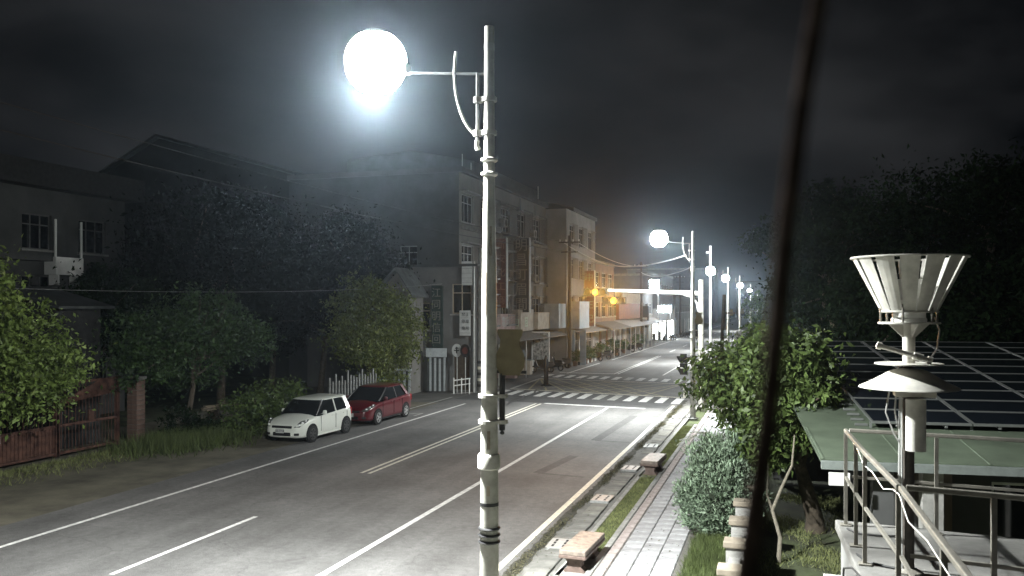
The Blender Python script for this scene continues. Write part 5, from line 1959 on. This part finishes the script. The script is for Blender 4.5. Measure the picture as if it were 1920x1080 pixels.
# dark wood beyond: separate trees
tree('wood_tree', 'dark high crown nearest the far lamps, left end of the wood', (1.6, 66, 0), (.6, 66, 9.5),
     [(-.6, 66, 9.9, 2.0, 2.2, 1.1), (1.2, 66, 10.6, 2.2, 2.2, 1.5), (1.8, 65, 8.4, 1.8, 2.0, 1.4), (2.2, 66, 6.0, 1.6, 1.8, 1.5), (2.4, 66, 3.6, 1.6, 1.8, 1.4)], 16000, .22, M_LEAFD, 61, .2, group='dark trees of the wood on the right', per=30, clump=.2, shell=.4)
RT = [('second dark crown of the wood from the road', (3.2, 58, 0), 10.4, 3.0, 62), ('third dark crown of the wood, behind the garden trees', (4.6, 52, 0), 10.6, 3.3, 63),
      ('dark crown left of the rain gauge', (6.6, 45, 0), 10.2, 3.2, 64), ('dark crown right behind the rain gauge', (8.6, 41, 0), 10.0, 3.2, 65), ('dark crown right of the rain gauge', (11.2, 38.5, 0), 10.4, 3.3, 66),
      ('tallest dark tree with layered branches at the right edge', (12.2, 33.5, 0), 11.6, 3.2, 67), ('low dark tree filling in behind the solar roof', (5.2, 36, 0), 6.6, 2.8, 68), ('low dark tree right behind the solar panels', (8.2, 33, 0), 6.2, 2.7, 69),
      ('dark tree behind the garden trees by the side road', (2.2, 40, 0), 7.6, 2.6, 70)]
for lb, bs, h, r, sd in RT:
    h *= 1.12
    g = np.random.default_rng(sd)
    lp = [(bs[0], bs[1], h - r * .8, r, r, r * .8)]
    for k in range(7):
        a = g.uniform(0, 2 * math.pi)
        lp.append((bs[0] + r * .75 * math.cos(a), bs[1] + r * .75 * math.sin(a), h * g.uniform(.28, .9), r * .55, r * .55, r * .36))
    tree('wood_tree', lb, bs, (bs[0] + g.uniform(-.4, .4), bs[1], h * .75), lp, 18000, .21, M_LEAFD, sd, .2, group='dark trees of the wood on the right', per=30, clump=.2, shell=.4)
tree('lit_tree', 'small tree lit bright green under the far lamps', (-3.0, 118, 0), (-3.0, 118, 4),
     [(-3, 118, 4.6, 1.8, 1.8, 1.6), (-2.4, 117, 3.2, 1.5, 1.5, 1.2), (-3.4, 118, 6.0, 1.2, 1.2, 1.0)], 3000, .3, M_LEAF, 81, .15)
t = thing('hedge', 'dark hedge along the right walk beyond the junction', 'hedge', (-2.2, 72, 0))
rng = np.random.default_rng(82)
lp = [(0.2 * math.sin(k), -12 + k * 2.6, 1.2 + .3 * math.sin(k * 2), 1.0, 1.6, 1.2) for k in range(14)]
P, O = crown_points(rng, lp, 9000, .25, 26, .5)
P = P[P[:, 2] > .05]
V, F = leaf_cloud(rng, P, .22)
np_mesh('foliage', V, F, M_LEAFD, t)

# ------------------------------------------------------------------ low wall beside the lawn
t = thing('garden_wall', 'low brick wall with pale capped posts between the lawn and the yard', 'wall', (-.72, 12.0, 0))
for i in range(7):
    yy = .9 + i * 1.5
    q = MB()
    q.bb(-.14, .14, yy - .14, yy + .14, 0, 1.08)
    q.build('post', M_CONC, t)
    q = MB()
    q.bb(-.18, .18, yy - .18, yy + .18, 1.08, 1.18)
    bevel(q.build('post_cap', mat('tan cap stone', (.21, .18, .14), .85, var=.25, scale=4), t), .015)
brk = slab_mesh(.11, .235, .062, M_BRICK)
q = MB()
q.bb(-.05, .05, .9, 10.0, 0, .86)
q.build('mortar_core', M_MORTAR, t)
me_b = MB()
me_b.bb(-.058, .058, -.117, .117, 0, .06)
brk = me_b.mesh('brick', M_BRICK)
cnt = 0
for row in range(12):
    yy = 1.16 + (row % 2) * .125
    while yy < 7.4 and cnt < 290:
        if min(abs((yy - .9 + .75) % 1.5 - .75), 9) > .25:
            inst('brick', brk, t, (rnd.uniform(-.004, .004), yy, .03 + row * .069))
            cnt += 1
        yy += .25
rest = MB()
for row in range(12):
    yy = 7.5 + (row % 2) * .125
    while yy < 9.9:
        rest.bb(-.06, .06, yy - .117, yy + .117, .03 + row * .069, .09 + row * .069)
        yy += .25
tag(rest.build('far_bricks', M_BRICK, t), kind='stuff')
q = MB()
q.bb(-.09, .09, .9, 10.0, .87, .93)
q.build('coping', M_CONC, t)
# small stepped brick flower bed by the platform
t = thing('brick_bed', 'broken low brick bed beside the platform wall', 'planter', (.12, 12.3, 0), R(4))
for row in range(5):
    for k in range(5):
        for side in (0, 1):
            q = inst('brick', brk, t, (side * .5 + rnd.uniform(-.01, .01), k * .26 + (row % 2) * .1, row * .07 + .0), rnd.uniform(-.08, .08))
q = MB()
q.bb(.05, .45, .0, 1.1, 0, .25)
q.build('soil', M_EARTH, t)

# ------------------------------------------------------------------ solar-roofed building
ang = R(5.3)
t = thing('low_building', 'single-storey building with a green metal roof at lower right', 'building', (.64, 14.25, 0), ang)
q = MB()
sl = .1


def rz_(w):
    return 2.60 + sl * w


q = MB()
u0, u1 = -.05, 11.0
q.add([(u0, 0, rz_(0)), (u1, 0, rz_(0)), (u1, 13, rz_(13)), (u0, 13, rz_(13)), (u0, 0, rz_(0) - .05), (u1, 0, rz_(0) - .05), (u1, 13, rz_(13) - .05), (u0, 13, rz_(13) - .05)],
      [(0, 1, 2, 3), (7, 6, 5, 4), (0, 4, 5, 1), (1, 5, 6, 2), (2, 6, 7, 3), (3, 7, 4, 0)])
roof = q.build('roof', M_GREENROOF, t, recalc=False)
for k in range(0, 37, 4):
    q = MB()
    uu = u0 + .02 + k * .3
    q.add([(uu, -.005, rz_(0) + .0), (uu + .05, -.005, rz_(0)), (uu + .05, 2.1, rz_(2.1)), (uu, 2.1, rz_(2.1)),
           (uu + .012, -.005, rz_(0) + .01), (uu + .038, -.005, rz_(0) + .01), (uu + .038, 2.1, rz_(2.1) + .01), (uu + .012, 2.1, rz_(2.1) + .01)],
          [(4, 5, 6, 7), (0, 1, 5, 4), (1, 2, 6, 5), (3, 0, 4, 7)])
    q.build('roof_rib', M_GREENROOF, roof)
q = MB()
q.bb(.05, .36, -.14, -.125, 2.22, 2.42)
q.build('white_plate', M_WHITE, t)
q = MB()
q.bb(u0, u1, -.12, -.005, 2.46, 2.58)
q.build('gutter', mat('grey gutter', (.16, .18, .17), .6, var=.2), t)
hw_ = [(a, a + 1.25, .9, 2.1) for a in (.6, 2.7, 4.8, 6.6)]
q = MB()
wall_holes(q, (2.2, 1.3, 0), (1, 0, 0), UZ, (0, -1, 0), 8.6, 2.5, hw_, .15)
q.add([(2.2, 1.3, 0), (2.2, 12.6, 0), (2.2, 12.6, 2.6), (2.2, 1.3, 2.5)], [(0, 1, 2, 3)])
q.add([(.2, 11.5, 0), (2.2, 11.5, 0), (2.2, 11.5, 3.5), (.2, 11.5, 3.5)], [(0, 1, 2, 3)])
q.build('wall', M_PLASTERD, t, recalc=False)
windows(t, (2.2, 1.3, 0), (1, 0, 0), UZ, (0, -1, 0), hw_, .15, mull=1, frame=M_WHITE)
for uu in (.9, 1.62, 3.6, 5.6, 7.6):
    q = MB()
    q.bb(uu - .15, uu + .15, .15, .4, 0, 2.42)
    q.build('column', M_CONC if uu != .9 else M_PLASTERD, t)
t = thing('solar_array', 'array of dark solar panels with pale frames on the green roof', 'solar panels', (1.54, 16.43, 0), ang)
pw, ph = 1.64, 1.0
pme = MB()
pme.bb(.03, pw - .03, .03, ph - .03, .0, .03)
pvm = pme.mesh('cells', M_PV)
fm = MB()
for a, c, e, f in ((0, pw, 0, .03), (0, pw, ph - .03, ph), (0, .03, .03, ph - .03), (pw - .03, pw, .03, ph - .03)):
    fm.bb(a, c, e, f, -.01, .036)
frm = fm.mesh('panel_frame', M_ALU)
for i in range(5):
    for j in range(10):
        w = bpy.data.objects.new('solar_panel', frm)
        COL.objects.link(w)
        w.parent = t
        w.location = (i * (pw + .02), j * (ph + .03), 2.92 + .1 * j * (ph + .03))
        w.rotation_euler = (math.atan(.1), 0, 0)
        inst('cells', pvm, w)
q = MB()
for i in range(6):
    for j in (0, 3, 6, 9.7):
        q.bb(i * 1.66 - .02, i * 1.66 + .02, j + .1, j + .14, 2.70 + .1 * j, 2.93 + .1 * j)
for i in (.4, 1.2, 2.06, 2.9, 3.7, 4.5, 5.4, 6.2, 7.0, 7.9):
    q.add([(i, .02, 2.86), (i + .05, .02, 2.86), (i + .05, 10.2, 3.88), (i, 10.2, 3.88), (i, .02, 2.9), (i + .05, .02, 2.9), (i + .05, 10.2, 3.92), (i, 10.2, 3.92)],
          [(0, 1, 2, 3), (4, 5, 6, 7), (0, 1, 5, 4), (1, 2, 6, 5), (2, 3, 7, 6), (3, 0, 4, 7)])
q.build('mounting_frame', M_ALU, t)
# edge ladder-like clips at the left end
for j in range(14):
    q = MB()
    q.bb(-.25 - .0, -.03, j * .42 + .2, j * .42 + .24, 2.84 + .042 * j, 2.88 + .042 * j)
    q.build('edge_clip', M_ALU, t)

# ------------------------------------------------------------------ platform with railing
t = thing('platform', 'concrete roof platform with a pale edge at lower right', 'platform', (0, 0, 0))
q = MB()
q.prism([(.66, 10.6), (5.5, 9.9), (5.3, 4.6), (.93, 4.6)], (0, 2.38), 'z')
q.build('wall', M_PLASTER2, t)
q = MB()
q.prism([(.60, 10.68), (5.6, 9.95), (5.4, 4.5), (.87, 4.5)], (2.384, 2.5), 'z')
bevel(q.build('slab', mat('worn platform concrete', (.10, .098, .092), .9, var=.3, scale=3, bump=.25, bscale=20, detail=9), t), .015)
q = MB()
q.bb(.42, .62, 9.2, 9.5, 1.9, 2.2)
q.build('junction_box', M_GAUGE, t)


def railing(label, pts, posts, h=1.08, z0=2.5, mids=(.55,)):
    t = thing('railing', label, 'railing', (0, 0, 0), group='steel railings on the platform')
    for i, (a, c) in enumerate(zip(pts, pts[1:])):
        a3, c3 = Vector((a[0], a[1], z0 + h)), Vector((c[0], c[1], z0 + h))
        q = MB()
        d = (c3 - a3)
        L = d.length
        rz = math.atan2(d.y, d.x)
        q.box(tuple((a3 + c3) / 2), (L, .042, .042), rz)
        bevel(q.build('top_rail', M_STEEL, t), .008)
        for m_ in mids:
            q = MB()
            q.box(tuple((a3 + c3) / 2 - Vector((0, 0, h - m_))), (L - .06, .028, .028), rz)
            q.build('mid_rail', M_STEEL, t)
    for p in posts:
        q = MB()
        q.bb(p[0] - .019, p[0] + .019, p[1] - .019, p[1] + .019, z0, z0 + h - .022)
        q.build('post', M_STEEL, t)
        q = MB()
        q.bb(p[0] - .06, p[0] + .06, p[1] - .06, p[1] + .06, z0 + .002, z0 + .016)
        q.build('foot_plate', M_STEEL, t)
    return t


railing('far left steel railing with a white cable tied along it', [(.70, 10.45), (.77, 8.95), (.88, 7.30)], [(.70, 10.42), (.74, 9.55), (.77, 8.9), (.88, 7.33)])
railing('steel railing along the far edge of the platform', [(.74, 10.47), (5.3, 9.80)], [(1.62, 10.31), (2.6, 10.17), (3.6, 10.0), (4.6, 9.9)])
railing('bright sloping-looking steel rail nearest the camera', [(.89, 7.26), (.94, 4.7)], [(.92, 5.6), (.94, 4.75)])
railing('dark cross railing in front of the rain gauge post', [(.93, 7.30), (4.9, 6.6)], [(1.52, 7.19), (2.5, 7.0), (3.6, 6.84)])
# cables on the platform
def floor_cable(label, pts, r=.011, m=None):
    q = MB()
    q.tube(pts, r, 6)
    return tag(q.build('loose_cable', m or M_CABLE, None, smooth=True), label, 'cable', 'cables on the platform')


floor_cable('white cable tied along the left railing', [(.73, 10.3, 3.60), (.735, 9.9, 3.53), (.75, 9.4, 3.52), (.765, 9.0, 3.45), (.80, 8.5, 3.47), (.84, 8.0, 3.42), (.86, 7.5, 3.52), (.87, 7.2, 3.54), (.87, 6.7, 3.45), (.89, 6.0, 3.50), (.91, 5.2, 3.47), (.93, 4.7, 3.5)], .004, M_WHITE)
floor_cable('black cable lying across the platform towards the rain gauge post', [(.72, 9.2, 2.515), (.8, 8.95, 2.515), (.95, 8.85, 2.515), (1.12, 8.78, 2.515)])
floor_cable('black cable draped over the platform edge', [(.57, 9.0, 2.1), (.58, 8.9, 2.45), (.64, 8.7, 2.516), (.72, 8.3, 2.515), (.8, 8.1, 2.515), (.87, 7.6, 2.515)])
floor_cable('short black cable curled at the far left railing post', [(.70, 10.2, 2.52), (.8, 10.05, 2.516), (1.0, 10.0, 2.516), (1.2, 10.04, 2.516)])

# ------------------------------------------------------------------ rain gauge
t = thing('rain_gauge', 'white slatted funnel-shaped rain gauge on a post at right', 'rain gauge', (1.14, 8.75, 2.5))
q = MB()
q.tube([(0, 0, 0), (0, 0, 2.2)], .048, 14)
q.build('post', mat('dark weathered post', (.06, .052, .045), .6, metal=.3, var=.5, scale=8), t, smooth=True)
q = MB()
q.lathe([(.12, 0), (.12, .02), (.06, .05)], n=14)
q.build('foot', M_STEEL, t)
q = MB()
q.tube([(-.075, .03, .02), (-.08, .02, 1.0), (-.07, 0, 1.9)], .012, 6)
q.tube([(-.06, -.03, .02), (-.066, -.03, 1.9)], .010, 6)
q.tube([(-.07, .0, 1.95), (-.16, .0, 1.75), (-.2, 0, 1.5), (-.13, 0, 1.3), (-.07, 0, 1.2)], .008, 6)
q.tube([(-.07, .0, 1.95), (-.11, .0, 1.7), (-.12, 0, 1.5), (-.09, 0, 1.35)], .008, 6)
q.tube([(.16, 0, 1.98), (.24, 0, 2.1), (.26, 0, 2.28), (.22, 0, 2.4)], .008, 6)
q.build('wiring', M_CABLEL, t, smooth=True)
q = MB()
q.lathe([(.0, 1.16), (.088, 1.165), (.088, 1.64), (.0, 1.645)], c=(.045, -.11, 0), n=20, cap=False)
q.build('instrument_case', M_GAUGE, t, smooth=True)
q = MB()
q.bb(-.13, .22, -.12, .08, 1.655, 1.745)
bevel(q.build('case_bracket', M_GAUGE, t), .01)
q = MB()
q.lathe([(.44, 1.735), (.43, 1.745), (.30, 1.81), (.16, 1.895), (.06, 1.92), (.05, 1.90), (.3, 1.795), (.43, 1.73)], n=36, cap=False)
q.build('rain_hood', M_GAUGE, t, smooth=True)
q = MB()
q.lathe([(.0, 1.955), (.30, 1.955), (.30, 1.965), (.0, 1.967)], n=32, cap=False)
q.build('disc', M_GAUGE, t, smooth=True)
q = MB()
q.tube([(-.30, -.2, 2.14), (.17, -.14, 2.0)], .022, 10)
q.build('sensor_arm', M_GAUGE, t, smooth=True)
for s_ in (.05, .72, .8, .97):
    q = MB()
    p = Vector((-.30, -.2, 2.14)).lerp(Vector((.17, -.14, 2.0)), s_)
    q.tube([p - Vector((.02, 0, -.006)), p + Vector((.02, 0, -.006))], .036, 10)
    q.build('clamp', M_GAUGE, t, smooth=True)
q = MB()
q.tube([(.11, -.145, 2.02), (.1, -.02, 2.0)], .02, 8)
q.build('arm_stub', M_GAUGE, t, smooth=True)
q = MB()
q.tube([(0, 0, 1.96), (0, 0, 2.33)], .055, 16)
q.build('neck', M_GAUGE, t, smooth=True)
q = MB()
for k in range(4):
    a = k * math.pi / 2 + .3
    d = Vector((math.cos(a), math.sin(a), 0))
    n_ = Vector((-d.y, d.x, 0)) * .006
    p0, p1, p2 = d * .05 + Vector((0, 0, 2.2)), d * .05 + Vector((0, 0, 2.34)), d * .2 + Vector((0, 0, 2.34))
    q.add([p0 - n_, p1 - n_, p2 - n_, p0 + n_, p1 + n_, p2 + n_], [(0, 1, 2), (5, 4, 3), (0, 3, 4, 1), (1, 4, 5, 2), (2, 5, 3, 0)])
q.build('gusset', M_GAUGE, t)
q = MB()
q.lathe([(.0, 2.335), (.27, 2.335), (.27, 2.35), (.0, 2.352)], n=28, cap=False)
q.build('base_plate', M_GAUGE, t, smooth=True)
q = MB()
q.lathe([(.155, 2.352), (.155, 2.38), (.145, 2.39), (.145, 2.56), (.135, 2.57), (.135, 2.75), (.125, 2.75), (.12, 2.6)], n=30, cap=False)
q.build('gauge_cylinder', M_WHITE, t, smooth=True)
for k in range(6):
    q = MB()
    a = k * math.pi / 3 + .2
    q.tube([(.255 * math.cos(a), .255 * math.sin(a), 2.34), (.255 * math.cos(a), .255 * math.sin(a), 2.52)], .011, 6)
    q.build('standoff', M_STEEL, t)
# slats of the wind shield: long tapered leaves flaring outwards
NS = 14
for k in range(NS):
    a = 2 * math.pi * k / NS + .12
    half = math.pi / NS * .90
    r0_, r1_, z0_, z1_ = .24, .50, 2.44, 2.965
    vs = []
    for z_, r_ in ((z0_, r0_), (z1_, r1_)):
        hh = half * (.86 if z_ > 2.6 else .98)
        for rr in (r_, r_ - .008):
            for s_ in (-1, -.33, .33, 1):
                vs.append((rr * math.cos(a + hh * s_), rr * math.sin(a + hh * s_), z_))
    q = MB()
    fs = []
    for i in range(3):
        fs.append((i, i + 1, i + 9, i + 8))
        fs.append((i + 4, i + 12, i + 13, i + 5))
        fs.append((i, i + 4, i + 5, i + 1))
        fs.append((i + 8, i + 9, i + 13, i + 12))
    fs += [(0, 8, 12, 4), (3, 7, 15, 11)]
    q.add(vs, fs)
    q.build('slat', M_GAUGE, t)
for z_, r_ in ((2.45, .247), (2.955, .505)):
    q = MB()
    q.tube([(r_ * math.cos(i * math.pi / 24), r_ * math.sin(i * math.pi / 24), z_) for i in range(49)], .010, 6, caps=False)
    q.build('rim', M_GAUGE, t, smooth=True)

# ------------------------------------------------------------------ dark strut close to the camera
q = MB()
# points on the sight lines 0.55 m out: (1400,1080) ... (1535,0)
def near_pt(px, py, Z=.42):
    xc, h = (px - 960) / 1600 * Z, -(py - 574) / 1600 * Z
    th = R(17.517)
    return Vector((xc * math.cos(th) - Z * math.sin(th), Z * math.cos(th) + xc * math.sin(th), 5 + h))


q.tube([(-.03, .45, 2.6), near_pt(1398, 1080), near_pt(1440, 800), near_pt(1478, 400), near_pt(1503, 200), near_pt(1535, 0), (.06, .30, 6.4)], [.006, .0056, .0052, .0048, .0044, .0042, .0042], 12)
tag(q.build('dark_strut', M_NEAR, None, smooth=True), 'dark blurred slanting strut right in front of the camera', 'strut')
q = MB()

# ------------------------------------------------------------------ haze
q = MB()
q.bb(-405, 405, -45, 425, -1.2, 21)
hz = tag(q.build('haze', []), kind='stuff')
mh = bpy.data.materials.new('night haze')
mh.use_nodes = True
tt = mh.node_tree
for n_ in list(tt.nodes):
    tt.nodes.remove(n_)
oo = tt.nodes.new('ShaderNodeOutputMaterial')
pv = tt.nodes.new('ShaderNodeVolumePrincipled')
pv.inputs['Color'].default_value = (.66, .83, 1.0, 1)
pv.inputs['Density'].default_value = HAZE
pv.inputs['Anisotropy'].default_value = 0.91
tt.links.new(pv.outputs['Volume'], oo.inputs['Volume'])
hz.data.materials.clear()
hz.data.materials.append(mh)
